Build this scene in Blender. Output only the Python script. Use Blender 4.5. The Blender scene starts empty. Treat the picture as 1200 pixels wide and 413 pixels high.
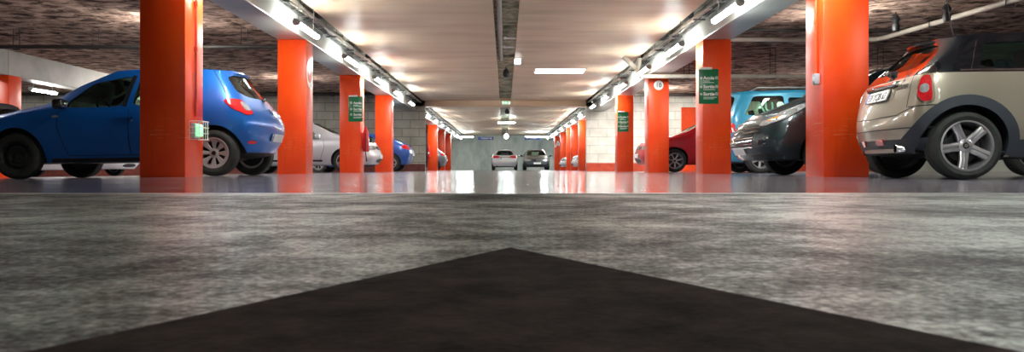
import bpy, bmesh, math, random
from mathutils import Vector, Matrix, Euler
from mathutils.bvhtree import BVHTree
from mathutils.interpolate import poly_3d_calc
random.seed(7)
PI = math.pi
SC = bpy.context.scene
COL = SC.collection
HC = 0.098                       # camera height above the lane
FPX = 900.0                      # focal length in pixels of the 1200 px frame

# ------------------------------------------------------------------ materials
def new_mat(name):
    m = bpy.data.materials.new(name); m.use_nodes = True
    nt = m.node_tree; b = nt.nodes['Principled BSDF']
    return m, nt, b
def N(nt, t, **kw):
    n = nt.nodes.new(t)
    for k, v in kw.items():
        if k in n.inputs: n.inputs[k].default_value = v
        else: setattr(n, k, v)
    return n
def ramp(nt, src, stops):
    r = nt.nodes.new('ShaderNodeValToRGB'); e = r.color_ramp.elements
    while len(e) < len(stops): e.new(0.5)
    for el, (p, c) in zip(e, stops):
        el.position = p; el.color = (*c, 1) if len(c) == 3 else c
    nt.links.new(src, r.inputs[0]); return r
def coords(nt, scale=(1, 1, 1), rot=(0, 0, 0)):
    tc = nt.nodes.new('ShaderNodeTexCoord'); mp = nt.nodes.new('ShaderNodeMapping')
    mp.inputs['Scale'].default_value = scale; mp.inputs['Rotation'].default_value = rot
    nt.links.new(tc.outputs['Object'], mp.inputs[0]); return mp.outputs[0]
def basic(name, col, rough=.5, metal=0., coat=0., var=.12, vscale=6., bump=0., bscale=60., spec=.5, stretch=(1, 1, 1)):
    m, nt, b = new_mat(name)
    v = coords(nt, stretch)
    n = N(nt, 'ShaderNodeTexNoise', Scale=vscale, Detail=4.); nt.links.new(v, n.inputs['Vector'])
    lo = tuple(c * (1 - var) for c in col); hi = tuple(min(1, c * (1 + var)) for c in col)
    r = ramp(nt, n.outputs[0], [(.3, lo), (.7, hi)])
    nt.links.new(r.outputs[0], b.inputs['Base Color'])
    b.inputs['Roughness'].default_value = rough; b.inputs['Metallic'].default_value = metal
    b.inputs['Coat Weight'].default_value = coat; b.inputs['Coat Roughness'].default_value = .06
    b.inputs['Specular IOR Level'].default_value = spec
    if bump:
        n2 = N(nt, 'ShaderNodeTexNoise', Scale=bscale, Detail=5.); nt.links.new(v, n2.inputs['Vector'])
        bp = N(nt, 'ShaderNodeBump', Strength=bump, Distance=.02)
        nt.links.new(n2.outputs[0], bp.inputs['Height']); nt.links.new(bp.outputs[0], b.inputs['Normal'])
    return m
def emit(name, col, s):
    m, nt, b = new_mat(name)
    b.inputs['Base Color'].default_value = (.8, .8, .8, 1)
    b.inputs['Emission Color'].default_value = (*col, 1); b.inputs['Emission Strength'].default_value = s
    return m
def glass(name, tint, refl=1.0):
    m, nt, b = new_mat(name)
    nt.nodes.remove(b); out = nt.nodes['Material Output']
    tr = N(nt, 'ShaderNodeBsdfTransparent'); tr.inputs[0].default_value = (*tint, 1)
    gl = N(nt, 'ShaderNodeBsdfGlossy'); gl.inputs['Roughness'].default_value = .02
    gl.inputs[0].default_value = (.95, 1, 1, 1)
    fr = N(nt, 'ShaderNodeFresnel', IOR=1.52)
    mul = N(nt, 'ShaderNodeMath', operation='MULTIPLY'); mul.inputs[1].default_value = refl
    nt.links.new(fr.outputs[0], mul.inputs[0])
    mx = nt.nodes.new('ShaderNodeMixShader')
    nt.links.new(mul.outputs[0], mx.inputs[0]); nt.links.new(tr.outputs[0], mx.inputs[1]); nt.links.new(gl.outputs[0], mx.inputs[2])
    nt.links.new(mx.outputs[0], out.inputs[0]); return m
def paint(name, col, metal=.35, rough=.32):
    m, nt, b = new_mat(name)
    v = coords(nt)
    n = N(nt, 'ShaderNodeTexNoise', Scale=2.5, Detail=5.); nt.links.new(v, n.inputs['Vector'])
    r = ramp(nt, n.outputs[0], [(.3, tuple(c * .9 for c in col)), (.7, col)])
    nt.links.new(r.outputs[0], b.inputs['Base Color'])
    rr = ramp(nt, n.outputs[0], [(.3, (rough,) * 3), (.7, (rough + .1,) * 3)]); nt.links.new(rr.outputs[0], b.inputs['Roughness'])
    b.inputs['Metallic'].default_value = metal
    b.inputs['Coat Weight'].default_value = .75; b.inputs['Coat Roughness'].default_value = .04
    return m

def m_pillar():
    m, nt, b = new_mat('orange_pillar_paint')
    v = coords(nt); vs = coords(nt, (1, 1, 22)); vv = coords(nt, (9, 9, .8))
    n = N(nt, 'ShaderNodeTexNoise', Scale=1.6, Detail=6.); nt.links.new(v, n.inputs[0])
    r = ramp(nt, n.outputs[0], [(.3, (.80, .040, .002)), (.7, (.90, .088, .005))])
    # scrapes from bumpers at about half a metre
    s = N(nt, 'ShaderNodeTexNoise', Scale=3., Detail=6., Roughness=.62); nt.links.new(vs, s.inputs[0])
    sep = nt.nodes.new('ShaderNodeSeparateXYZ'); nt.links.new(v, sep.inputs[0])
    zr = ramp(nt, sep.outputs[2], [(.30, (0, 0, 0)), (.48, (.16,) * 3), (.66, (.16,) * 3), (.85, (0, 0, 0))])
    ad = N(nt, 'ShaderNodeMath', operation='ADD'); nt.links.new(s.outputs[0], ad.inputs[0]); nt.links.new(zr.outputs[0], ad.inputs[1])
    sr = ramp(nt, ad.outputs[0], [(.735, (0, 0, 0)), (.775, (.75,) * 3)])
    mx = N(nt, 'ShaderNodeMix', data_type='RGBA'); mx.inputs[7].default_value = (.88, .30, .16, 1)
    nt.links.new(sr.outputs[0], mx.inputs[0]); nt.links.new(r.outputs[0], mx.inputs[6])
    sk = ramp(nt, s.outputs[0], [(.26, (.35, .25, .25)), (.33, (1, 1, 1))])
    d = N(nt, 'ShaderNodeTexNoise', Scale=1.2, Detail=6.); nt.links.new(vv, d.inputs[0])
    dr = ramp(nt, d.outputs[0], [(.58, (1, 1, 1)), (.75, (.7, .6, .6))])
    m2 = N(nt, 'ShaderNodeMix', data_type='RGBA', blend_type='MULTIPLY'); m2.inputs[0].default_value = .35
    nt.links.new(mx.outputs[2], m2.inputs[6]); nt.links.new(dr.outputs[0], m2.inputs[7])
    m3 = N(nt, 'ShaderNodeMix', data_type='RGBA', blend_type='MULTIPLY'); m3.inputs[0].default_value = .8
    nt.links.new(m2.outputs[2], m3.inputs[6]); nt.links.new(sk.outputs[0], m3.inputs[7])
    nt.links.new(m3.outputs[2], b.inputs['Base Color'])
    b.inputs['Roughness'].default_value = .33
    bp = N(nt, 'ShaderNodeBump', Strength=.06, Distance=.01); nt.links.new(n.outputs[0], bp.inputs['Height'])
    nt.links.new(bp.outputs[0], b.inputs['Normal']); return m
def m_brown():
    m, nt, b = new_mat('fibrous_brown_insulation')
    v = coords(nt, (.8, 1., 1.))
    n = N(nt, 'ShaderNodeTexNoise', Scale=3.4, Detail=6., Roughness=.66, Distortion=.6); nt.links.new(v, n.inputs[0])
    r = ramp(nt, n.outputs[0], [(.36, (.02, .013, .010)), (.445, (.17, .112, .085)), (.55, (.42, .295, .225)), (.70, (.70, .53, .43))])
    nt.links.new(r.outputs[0], b.inputs['Base Color']); b.inputs['Roughness'].default_value = .95
    b.inputs['Specular IOR Level'].default_value = .1
    bp = N(nt, 'ShaderNodeBump', Strength=.9, Distance=.10); nt.links.new(n.outputs[0], bp.inputs['Height'])
    nt.links.new(bp.outputs[0], b.inputs['Normal']); return m
def m_slab():
    m, nt, b = new_mat('glossy_beige_ceiling_paint')
    v = coords(nt, (.35, 1.6, 1)); v2 = coords(nt, (.12, 3.5, 1))
    n = N(nt, 'ShaderNodeTexNoise', Scale=1.3, Detail=6.); nt.links.new(v, n.inputs[0])
    r = ramp(nt, n.outputs[0], [(.28, (.62, .48, .31)), (.5, (.77, .60, .415)), (.75, (.85, .70, .51))])
    nt.links.new(r.outputs[0], b.inputs['Base Color'])
    n2 = N(nt, 'ShaderNodeTexNoise', Scale=2., Detail=4.); nt.links.new(v2, n2.inputs[0])
    b.inputs['Specular IOR Level'].default_value = .35
    rr = ramp(nt, n2.outputs[0], [(.3, (.38,) * 3), (.7, (.52,) * 3)]); nt.links.new(rr.outputs[0], b.inputs['Roughness'])
    bp = N(nt, 'ShaderNodeBump', Strength=.10, Distance=.05); nt.links.new(n2.outputs[0], bp.inputs['Height'])
    nt.links.new(bp.outputs[0], b.inputs['Normal'])
    return m
def m_floor_far():
    m, nt, b = new_mat('glossy_grey_floor_coating')
    v = coords(nt, (.5, 1.0, 1)); v2 = coords(nt, (2.2, 5., 1))
    n = N(nt, 'ShaderNodeTexNoise', Scale=1.0, Detail=8.); nt.links.new(v, n.inputs[0])
    r = ramp(nt, n.outputs[0], [(.3, (.12, .112, .14)), (.7, (.25, .235, .28))])
    nt.links.new(r.outputs[0], b.inputs['Base Color'])
    n2 = N(nt, 'ShaderNodeTexNoise', Scale=2., Detail=6.); nt.links.new(v2, n2.inputs[0])
    rr = ramp(nt, n2.outputs[0], [(.3, (.07,) * 3), (.72, (.20,) * 3)]); nt.links.new(rr.outputs[0], b.inputs['Roughness'])
    bp = N(nt, 'ShaderNodeBump', Strength=.025, Distance=.02); nt.links.new(n2.outputs[0], bp.inputs['Height'])
    nt.links.new(bp.outputs[0], b.inputs['Normal']); return m
def m_floor_near():
    m, nt, b = new_mat('worn_pale_floor_paint')
    v = coords(nt, (1, 1., 1))
    big = N(nt, 'ShaderNodeTexNoise', Scale=2.1, Detail=7., Roughness=.6, Distortion=.4); nt.links.new(v, big.inputs[0])
    mid = N(nt, 'ShaderNodeTexNoise', Scale=13., Detail=8., Roughness=.72); nt.links.new(v, mid.inputs[0])
    f = N(nt, 'ShaderNodeTexNoise', Scale=110., Detail=5., Roughness=.7); nt.links.new(v, f.inputs[0])
    a1 = N(nt, 'ShaderNodeMath', operation='MULTIPLY_ADD'); a1.inputs[1].default_value = .75; nt.links.new(mid.outputs[0], a1.inputs[0]); nt.links.new(big.outputs[0], a1.inputs[2])
    ad = N(nt, 'ShaderNodeMath', operation='MULTIPLY_ADD'); ad.inputs[1].default_value = .9; nt.links.new(f.outputs[0], ad.inputs[0]); nt.links.new(a1.outputs[0], ad.inputs[2])
    sc = N(nt, 'ShaderNodeMath', operation='MULTIPLY'); sc.inputs[1].default_value = .377; nt.links.new(ad.outputs[0], sc.inputs[0])
    r = ramp(nt, sc.outputs[0], [(.435, (.006, .008, .008)), (.485, (.045, .052, .047)), (.522, (.130, .150, .138)), (.575, (.32, .365, .345))])
    nt.links.new(r.outputs[0], b.inputs['Base Color'])
    rr = ramp(nt, sc.outputs[0], [(.42, (.60,) * 3), (.60, (.26,) * 3)]); nt.links.new(rr.outputs[0], b.inputs['Roughness'])
    sp = ramp(nt, sc.outputs[0], [(.42, (.12,) * 3), (.56, (.5,) * 3)]); nt.links.new(sp.outputs[0], b.inputs['Specular IOR Level'])
    bp = N(nt, 'ShaderNodeBump', Strength=.22, Distance=.003); nt.links.new(f.outputs[0], bp.inputs['Height'])
    bp2 = N(nt, 'ShaderNodeBump', Strength=.22, Distance=.012); nt.links.new(mid.outputs[0], bp2.inputs['Height'])
    nt.links.new(bp.outputs[0], bp2.inputs['Normal']); nt.links.new(bp2.outputs[0], b.inputs['Normal']); return m
def m_arrow():
    m, nt, b = new_mat('dark_arrow_paint')
    v = coords(nt)
    n = N(nt, 'ShaderNodeTexNoise', Scale=14., Detail=8., Roughness=.7); nt.links.new(v, n.inputs[0])
    r = ramp(nt, n.outputs[0], [(.35, (.012, .009, .009)), (.7, (.045, .033, .031))])
    nt.links.new(r.outputs[0], b.inputs['Base Color']); b.inputs['Roughness'].default_value = .95
    b.inputs['Specular IOR Level'].default_value = .04
    f = N(nt, 'ShaderNodeTexNoise', Scale=160., Detail=4.); nt.links.new(v, f.inputs[0])
    bp = N(nt, 'ShaderNodeBump', Strength=.5, Distance=.003); nt.links.new(f.outputs[0], bp.inputs['Height'])
    nt.links.new(bp.outputs[0], b.inputs['Normal']); return m
def m_block(name, c1, c2, mortar):
    m, nt, b = new_mat(name)
    v = coords(nt, (1, 1, 1), (PI / 2, 0, 0))
    br = N(nt, 'ShaderNodeTexBrick'); br.inputs['Color1'].default_value = (*c1, 1); br.inputs['Color2'].default_value = (*c2, 1)
    br.inputs['Mortar'].default_value = (*mortar, 1); br.inputs['Scale'].default_value = 1.
    br.inputs['Mortar Size'].default_value = .012; br.inputs['Brick Width'].default_value = .72; br.inputs['Row Height'].default_value = .36
    br.inputs['Bias'].default_value = 0.; nt.links.new(v, br.inputs[0])
    n = N(nt, 'ShaderNodeTexNoise', Scale=2.2, Detail=6.); nt.links.new(v, n.inputs[0])
    nr = ramp(nt, n.outputs[0], [(.3, (.72, .73, .70)), (.7, (1, 1, 1))])
    mx = N(nt, 'ShaderNodeMix', data_type='RGBA', blend_type='MULTIPLY'); mx.inputs[0].default_value = 1
    nt.links.new(br.outputs[0], mx.inputs[6]); nt.links.new(nr.outputs[0], mx.inputs[7])
    nt.links.new(mx.outputs[2], b.inputs['Base Color']); b.inputs['Roughness'].default_value = .75
    bp = N(nt, 'ShaderNodeBump', Strength=.5, Distance=.02, invert=True); nt.links.new(br.outputs[1], bp.inputs['Height'])
    nt.links.new(bp.outputs[0], b.inputs['Normal']); return m
def m_concrete(name, lo, hi, rough=.8, sc=1.2, bump=.3, vert=1.):
    m, nt, b = new_mat(name)
    v = coords(nt, (1, 1, vert))
    n = N(nt, 'ShaderNodeTexNoise', Scale=sc, Detail=9., Roughness=.65); nt.links.new(v, n.inputs[0])
    r = ramp(nt, n.outputs[0], [(.32, lo), (.68, hi)]); nt.links.new(r.outputs[0], b.inputs['Base Color'])
    b.inputs['Roughness'].default_value = rough
    bp = N(nt, 'ShaderNodeBump', Strength=bump, Distance=.02); nt.links.new(n.outputs[0], bp.inputs['Height'])
    nt.links.new(bp.outputs[0], b.inputs['Normal']); return m

M = {}
M['pillar'] = m_pillar(); M['brown'] = m_brown(); M['slab'] = m_slab()
M['floor_far'] = m_floor_far(); M['floor_near'] = m_floor_near(); M['arrow'] = m_arrow()
M['beam'] = m_concrete('pale_beam_paint', (.36, .37, .34), (.46, .47, .44), .34, 1.5, .06)
M['beam2'] = m_concrete('grey_beam_paint', (.30, .29, .26), (.42, .40, .36), .5, 1.5, .1)
M['channel'] = m_concrete('rough_green_grey_concrete', (.13, .14, .095), (.70, .72, .52), .9, 4., 1., 1)
M['gap'] = m_concrete('dark_rough_concrete', (.10, .095, .075), (.34, .33, .26), .9, 3., .6)
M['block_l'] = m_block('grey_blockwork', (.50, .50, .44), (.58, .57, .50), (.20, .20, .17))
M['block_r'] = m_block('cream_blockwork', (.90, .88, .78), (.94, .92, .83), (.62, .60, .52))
M['backwall'] = m_concrete('stained_grey_concrete', (.24, .27, .25), (.62, .64, .57), .8, .55, .2, .45)
M['wall'] = m_concrete('plain_grey_green_wall', (.24, .26, .22), (.34, .35, .30), .8, 1., .1)
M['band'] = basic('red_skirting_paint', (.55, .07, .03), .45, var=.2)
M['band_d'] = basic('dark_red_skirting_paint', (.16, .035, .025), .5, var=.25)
M['door'] = basic('orange_red_door_paint', (.80, .075, .012), .4, var=.08)
M['white'] = basic('white_plastic', (.82, .83, .82), .4, var=.04)
M['sign_green'] = basic('green_sign_enamel', (.006, .16, .055), .3, var=.08)
M['exit_green'] = emit('green_exit_panel', (.005, .28, .08), .45)
M['sign_white'] = basic('white_lettering', (.85, .88, .85), .4, var=.03)
M['exit_white'] = emit('lit_white_pictogram', (.9, 1, .95), .5)
M['sign_blue'] = basic('blue_sign_enamel', (.03, .07, .30), .35, var=.08)
M['ink'] = basic('black_ink', (.01, .01, .012), .5, var=.1)
M['steel'] = basic('galvanised_steel', (.40, .41, .40), .38, .85, var=.2)
M['greybox'] = basic('grey_plastic_box', (.42, .47, .52), .4, var=.05)
M['black'] = basic('black_plastic', (.012, .013, .015), .5, var=.15)
M['gloss_black'] = basic('gloss_black_trim', (.008, .009, .012), .08, coat=1., var=.1)
M['slate'] = basic('slate_grey_cladding', (.035, .045, .058), .55, var=.12, bump=.05, bscale=200)
M['rubber'] = basic('tyre_rubber', (.026, .030, .028), .70, var=.3, vscale=12, bump=.25, bscale=90, spec=.35)
M['alloy'] = basic('silver_alloy', (.55, .55, .57), .28, .85, var=.08)
M['hubcap'] = basic('satin_silver_wheel_trim', (.44, .42, .42), .42, .45, var=.12)
M['darksteel'] = basic('black_steel_wheel', (.028, .031, .030), .36, .3, var=.3)
M['chrome'] = basic('chrome', (.75, .75, .76), .12, 1., var=.03)
M['lamp_red'] = basic('red_tail_lamp', (.62, .012, .02), .1, coat=1., var=.15, vscale=30)
M['lamp_clear'] = basic('clear_lamp_lens', (.60, .63, .66), .12, .5, coat=1., var=.35, vscale=22)
M['lamp_amber'] = basic('amber_lamp_lens', (.75, .30, .04), .15, coat=1., var=.1)
M['plate'] = basic('white_number_plate', (.78, .80, .80), .35, var=.03)
M['plate_blue'] = basic('blue_plate_band', (.02, .07, .45), .35, var=.05)
M['cabin'] = basic('dark_cabin_lining', (.035, .038, .038), .8, var=.2)
M['cabin_pale'] = basic('pale_cabin_lining', (.66, .72, .66), .8, var=.15)
M['seat'] = basic('charcoal_seat_fabric', (.045, .05, .052), .85, var=.3, vscale=30)
M['glass'] = glass('clear_car_glass', (.80, .90, .86)); M['glass_dark'] = glass('tinted_car_glass', (.55, .64, .64), .75)
M['glass_green'] = glass('green_car_glass', (.74, .93, .80))
M['pipe_cream'] = basic('cream_painted_pipe', (.48, .43, .36), .5, var=.12)
M['pipe_dark'] = basic('dark_iron_pipe', (.018, .015, .013), .6, var=.3)
M['pipe_grey'] = basic('grey_plastic_pipe', (.30, .31, .27), .45, var=.15)
M['ext_red'] = basic('red_extinguisher_shell', (.62, .02, .025), .35, coat=.4, var=.1)
M['cable'] = basic('dark_cable_sheath', (.03, .03, .03), .6, var=.3)
M['cable_pale'] = basic('pale_cable_sheath', (.38, .36, .30), .6, var=.2)
M['tube'] = emit('fluorescent_tube_glow', (.97, 1.0, .96), 36.)
M['tube_fill'] = emit('added_fill_tube_glow', (1., .97, .92), 75.)  # glow of the unseen fill lamps added in the bays
M['panel'] = emit('ceiling_light_panel_glow', (1., .95, .86), 3.)
M['globe'] = emit('globe_lamp_glow', (1., .99, .95), 14.)
M['tube_far'] = emit('far_tube_glow', (.85, 1., 1.), 80.)
M['em_green'] = emit('green_emergency_light_glow', (.10, .55, .18), .8)
M['em_white'] = emit('white_emergency_light_glow', (.9, .95, 1.), 1.6)
M['lens'] = basic('frosted_lens', (.6, .75, .65), .3, var=.1)
M['paint_blue'] = paint('blue_metallic_car_paint', (.001, .145, .58), .30)
M['paint_beige'] = paint('pale_champagne_car_paint', (.35, .32, .25), .40)
M['paint_dark'] = paint('dark_slate_car_paint', (.014, .038, .046), .35, .25)
M['paint_teal'] = paint('teal_blue_car_paint', (.025, .26, .42), .25)
M['paint_red'] = paint('red_car_paint', (.55, .012, .022), .2)
M['paint_silver'] = paint('silver_car_paint', (.74, .76, .80), .35)
M['paint_white'] = paint('white_car_paint', (.80, .80, .80), .0)
M['paint_black'] = paint('black_car_paint', (.008, .009, .011), .2)
M['paint_grey'] = paint('grey_car_paint', (.20, .22, .25), .45)
M['paint_mid'] = paint('mid_grey_car_paint', (.07, .09, .10), .4)
M['paint_blue2'] = paint('bright_blue_car_paint', (.015, .10, .42), .3)

# ------------------------------------------------------------------ mesh helpers
class MB:
    def __init__(s): s.v, s.f, s.m = [], [], []
    def add(s, vs, fs, mi=0):
        o = len(s.v); s.v += [tuple(p) for p in vs]
        s.f += [tuple(i + o for i in f) for f in fs]; s.m += [mi] * len(fs)
    def box(s, x0, x1, y0, y1, z0, z1, mi=0, mat=None):
        vs = [Vector((x, y, z)) for z in (z0, z1) for y in (y0, y1) for x in (x0, x1)]
        if mat: vs = [mat @ p for p in vs]
        s.add(vs, [(0, 2, 3, 1), (4, 5, 7, 6), (0, 1, 5, 4), (2, 6, 7, 3), (0, 4, 6, 2), (1, 3, 7, 5)], mi)
    def tube(s, pts, r, n=10, mi=0, cap=True):
        pts = [Vector(p) for p in pts]; rings = []; L = len(pts)
        rr = r if isinstance(r, (list, tuple)) else [r] * L
        up = None
        for i, p in enumerate(pts):
            d = (pts[min(i + 1, L - 1)] - pts[max(i - 1, 0)]).normalized()
            if up is None:
                up = Vector((0, 0, 1)) if abs(d.z) < .9 else Vector((1, 0, 0))
            a = d.cross(up).normalized(); up = a.cross(d).normalized()
            rings.append([p + (a * math.cos(2 * PI * k / n) + up * math.sin(2 * PI * k / n)) * rr[i] for k in range(n)])
        vs = [q for ring in rings for q in ring]; fs = []
        for i in range(L - 1):
            for k in range(n):
                k2 = (k + 1) % n; fs.append((i * n + k, i * n + k2, (i + 1) * n + k2, (i + 1) * n + k))
        if cap: fs += [tuple(range(n - 1, -1, -1)), tuple((L - 1) * n + k for k in range(n))]
        s.add(vs, fs, mi)
    def lathe(s, prof, n=32, axis='z', o=(0, 0, 0), mi=0, closed=False):
        o = Vector(o); vs = []; L = len(prof)
        for r, h in prof:
            for k in range(n):
                a = 2 * PI * k / n; c, d = r * math.cos(a), r * math.sin(a)
                vs.append(o + (Vector((c, d, h)) if axis == 'z' else Vector((d, h, c)) if axis == 'y' else Vector((h, c, d))))
        fs = []
        for i in range(L if closed else L - 1):
            j = (i + 1) % L
            for k in range(n):
                k2 = (k + 1) % n; fs.append((i * n + k, i * n + k2, j * n + k2, j * n + k))
        if not closed:
            if prof[0][0] > 1e-6: fs.append(tuple(range(n - 1, -1, -1)))
            if prof[-1][0] > 1e-6: fs.append(tuple((L - 1) * n + k for k in range(n)))
        s.add(vs, fs, mi)
    def prism(s, poly, axis, a, b, mi=0):
        def P(u, v, w): return (w, u, v) if axis == 'x' else (u, w, v) if axis == 'y' else (u, v, w)
        n = len(poly); vs = [P(u, v, a) for u, v in poly] + [P(u, v, b) for u, v in poly]
        fs = [tuple(range(n)), tuple(range(2 * n - 1, n - 1, -1))] + [(i, n + i, n + (i + 1) % n, (i + 1) % n) for i in range(n)]
        s.add(vs, fs, mi)
    def mesh(s, name, mats):
        me = bpy.data.meshes.new(name); me.from_pydata(s.v, [], s.f)
        for m in (mats if isinstance(mats, (list, tuple)) else [mats]): me.materials.append(m)
        me.polygons.foreach_set('material_index', s.m)
        bm = bmesh.new(); bm.from_mesh(me); bmesh.ops.remove_doubles(bm, verts=bm.verts, dist=1e-6)
        bmesh.ops.recalc_face_normals(bm, faces=bm.faces); bm.to_mesh(me); bm.free()
        return me
def smooth(me, ang=35):
    me.polygons.foreach_set('use_smooth', [True] * len(me.polygons)); me.set_sharp_from_angle(angle=math.radians(ang)); return me
def bevel_mesh(me, w, seg=2, ang=30):
    bm = bmesh.new(); bm.from_mesh(me)
    ed = [e for e in bm.edges if len(e.link_faces) == 2 and e.calc_face_angle(0) > math.radians(ang)]
    bmesh.ops.bevel(bm, geom=ed, offset=w, segments=seg, affect='EDGES', profile=.5, clamp_overlap=True)
    bm.to_mesh(me); bm.free(); return me
def link(name, me, parent=None, loc=None, rot=None):
    o = bpy.data.objects.new(name, me); COL.objects.link(o)
    if parent: o.parent = parent
    if loc: o.location = loc
    if rot: o.rotation_euler = rot
    return o
def part(name, mb, mats, parent=None, loc=None, rot=None, bev=0, sm=True, ang=35):
    me = mb.mesh(name, mats)
    if bev: bevel_mesh(me, bev)
    if sm: smooth(me, ang)
    return link(name, me, parent, loc, rot)
def tag(o, label, cat, group=None):
    o['label'] = label; o['category'] = cat
    if group: o['group'] = group
    return o
def thing(name, label, cat, loc=(0, 0, 0), rot=(0, 0, 0), group=None):
    o = bpy.data.objects.new(name, None); COL.objects.link(o); o.location = loc; o.rotation_euler = rot
    o.empty_display_size = .1
    return tag(o, label, cat, group)
def struct(name, mb, mats, bev=0, sm=False):
    o = part(name, mb, mats, None, bev=bev, sm=sm); o['kind'] = 'structure'; return o
def text_mesh(txt, size, mat, bold=0., ext=.001):
    cu = bpy.data.curves.new('t', 'FONT'); cu.body = txt; cu.size = size; cu.extrude = ext; cu.offset = bold
    cu.align_x = 'LEFT'; cu.resolution_u = 3
    ob = bpy.data.objects.new('t', cu); COL.objects.link(ob)
    dg = bpy.context.evaluated_depsgraph_get()
    me = bpy.data.meshes.new_from_object(ob.evaluated_get(dg))
    bpy.data.objects.remove(ob); me.materials.clear(); me.materials.append(mat); return me
def merge_meshes(name, items, mat):
    """items = [(mesh, matrix)] -> one mesh"""
    bm = bmesh.new()
    for me, mt in items:
        t = bmesh.new(); t.from_mesh(me); t.transform(mt); tmp = bpy.data.meshes.new('tmp'); t.to_mesh(tmp); t.free()
        bm.from_mesh(tmp); bpy.data.meshes.remove(tmp)
    me = bpy.data.meshes.new(name); bm.to_mesh(me); bm.free(); me.materials.append(mat)
    me.polygons.foreach_set('material_index', [0] * len(me.polygons)); return me
FACE = Matrix.Rotation(PI / 2, 4, 'X')     # text plane turned to face -Y
def chaikin(p, it=2, k=.25):
    for _ in range(it):
        q = []
        for i in range(len(p)):
            a, b = p[i], p[(i + 1) % len(p)]
            q.append(tuple(a[j] * (1 - k) + b[j] * k for j in range(len(a)))); q.append(tuple(a[j] * k + b[j] * (1 - k) for j in range(len(a))))
        p = q
    return p

# ------------------------------------------------------------------ the building
ZB = 2.55; ZC = 2.98; ZBAY = 3.20; YW = 32.4; YB = 66.; PX = 3.76; PW = .54
def slope(x): return -.015 * max(0., -x - 3.8)
YS = 3.05
for nm, y0, y1, mt in (('floor', YS, YB + .5, 'floor_far'), ('floor', -3.2, YS, 'floor_near')):
    b = MB()
    for xa, xb in ((-21.5, -3.8), (-3.8, 17.2)):
        b.add([(xa, y0, slope(xa)), (xb, y0, slope(xb)), (xb, y1, slope(xb)), (xa, y1, slope(xa))], [(0, 1, 2, 3)])
    struct(nm, b, M[mt])
b = MB(); b.box(-3.8, 17, YS - .02, YS + .03, -.01, .0008); struct('trim_1', b, basic('pale_floor_joint', (.5, .5, .48), .3))
# arrow painted on the floor
b = MB(); tip = (.007, .945); 
b.add([(tip[0], tip[1], .0012), (-.438, .02, .0012), (.464, .02, .0012)], [(0, 1, 2)])
tag(part('floor_arrow', b, M['arrow'], sm=False), 'huge dark painted arrowhead on the pale foreground floor, pointing down the lane', 'floor marking')
# ceilings
b = MB(); b.box(-21.5, -3.4, -3.2, YB + .4, ZBAY, ZBAY + .2); struct('ceiling_left', b, M['brown'])
b = MB(); b.box(3.4, 17.2, -3.2, YB + .4, ZBAY, ZBAY + .2); struct('ceiling_right', b, M['brown'])
b = MB(); b.box(-3.46, -.2, -3.2, YB + .3, ZC, ZC + .1); b.box(.27, 3.46, -3.2, YB + .3, ZC, ZC + .1); struct('ceiling_lane', b, M['slab'])
b = MB(); b.box(-3.4, 3.4, -3.2, YB + .4, 3.26, 3.4); struct('ceiling_upper', b, M['gap']); b = MB(); b.box(-.23, .30, -3.2, YB + .3, 3.10, 3.16); struct('ceiling_channel', b, M['channel'])
b = MB(); b.box(-3.755, -3.405, -3.2, YB, 3.14, 3.195); b.box(3.405, 3.755, -3.2, YB, 3.14, 3.195); struct('trim_2', b, M['gap'])
# beams
for nm, x0, mt in (('beam_left', -PX - PW, 'beam'), ('beam_right', PX, 'beam'), ('beam_outer_left', -12.94 - PW, 'beam2')):
    b = MB(); b.box(x0, x0 + PW, -3.2, YB + .2, ZB, ZBAY + .05)
    if nm == 'beam_outer_left':
        for yy in (9.05, 14.55, 20.05, 25.55): b.box(x0 + PW - .01, x0 + PW + .012, yy - .02, yy + .02, ZB, ZBAY - .002)
    struct(nm, b, M[mt], bev=.015)
b = MB(); b.box(-4.4, 4.4, YW, YW + .4, 2.73, ZBAY + .04); struct('beam_cross', b, M['slab'])
# walls
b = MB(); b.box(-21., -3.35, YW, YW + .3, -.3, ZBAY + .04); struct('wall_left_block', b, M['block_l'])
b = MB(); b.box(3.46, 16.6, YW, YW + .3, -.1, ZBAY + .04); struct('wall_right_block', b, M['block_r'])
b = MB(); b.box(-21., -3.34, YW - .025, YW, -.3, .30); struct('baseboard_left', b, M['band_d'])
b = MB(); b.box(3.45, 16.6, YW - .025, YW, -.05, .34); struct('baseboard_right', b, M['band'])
b = MB(); b.box(-21.4, 17.1, YB, YB + .3, -.4, ZBAY + .1); struct('wall_end', b, M['backwall'])
b = MB(); b.box(-21.4, -21., -3.2, YB, -.4, ZBAY + .1); struct('wall_left', b, M['wall'])
b = MB(); b.box(16.6, 17.1, -3.2, YB, -.4, ZBAY + .1); struct('wall_right', b, M['wall'])
b = MB(); b.box(-21.4, 17.1, -3.5, -3.2, -.4, ZBAY + .3); struct('wall_near', b, M['wall'])
# door in the right block wall
b = MB(); b.box(7.52, 8.62, YW - .05, YW - .002, .0, 2.62); b.box(7.46, 7.52, YW - .07, YW - .002, 0, 2.68); b.box(8.62, 8.68, YW - .07, YW - .002, 0, 2.68); b.box(7.46, 8.68, YW - .07, YW - .002, 2.62, 2.68)
d = struct('door_1', b, M['door'], bev=.006)
b = MB(); b.box(7.60, 7.64, YW - .10, YW - .05, .95, 1.15); b.tube([(7.62, YW - .10, 1.07), (7.76, YW - .10, 1.07)], .012, 8); part('door_handle', b, M['steel'], d)

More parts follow.
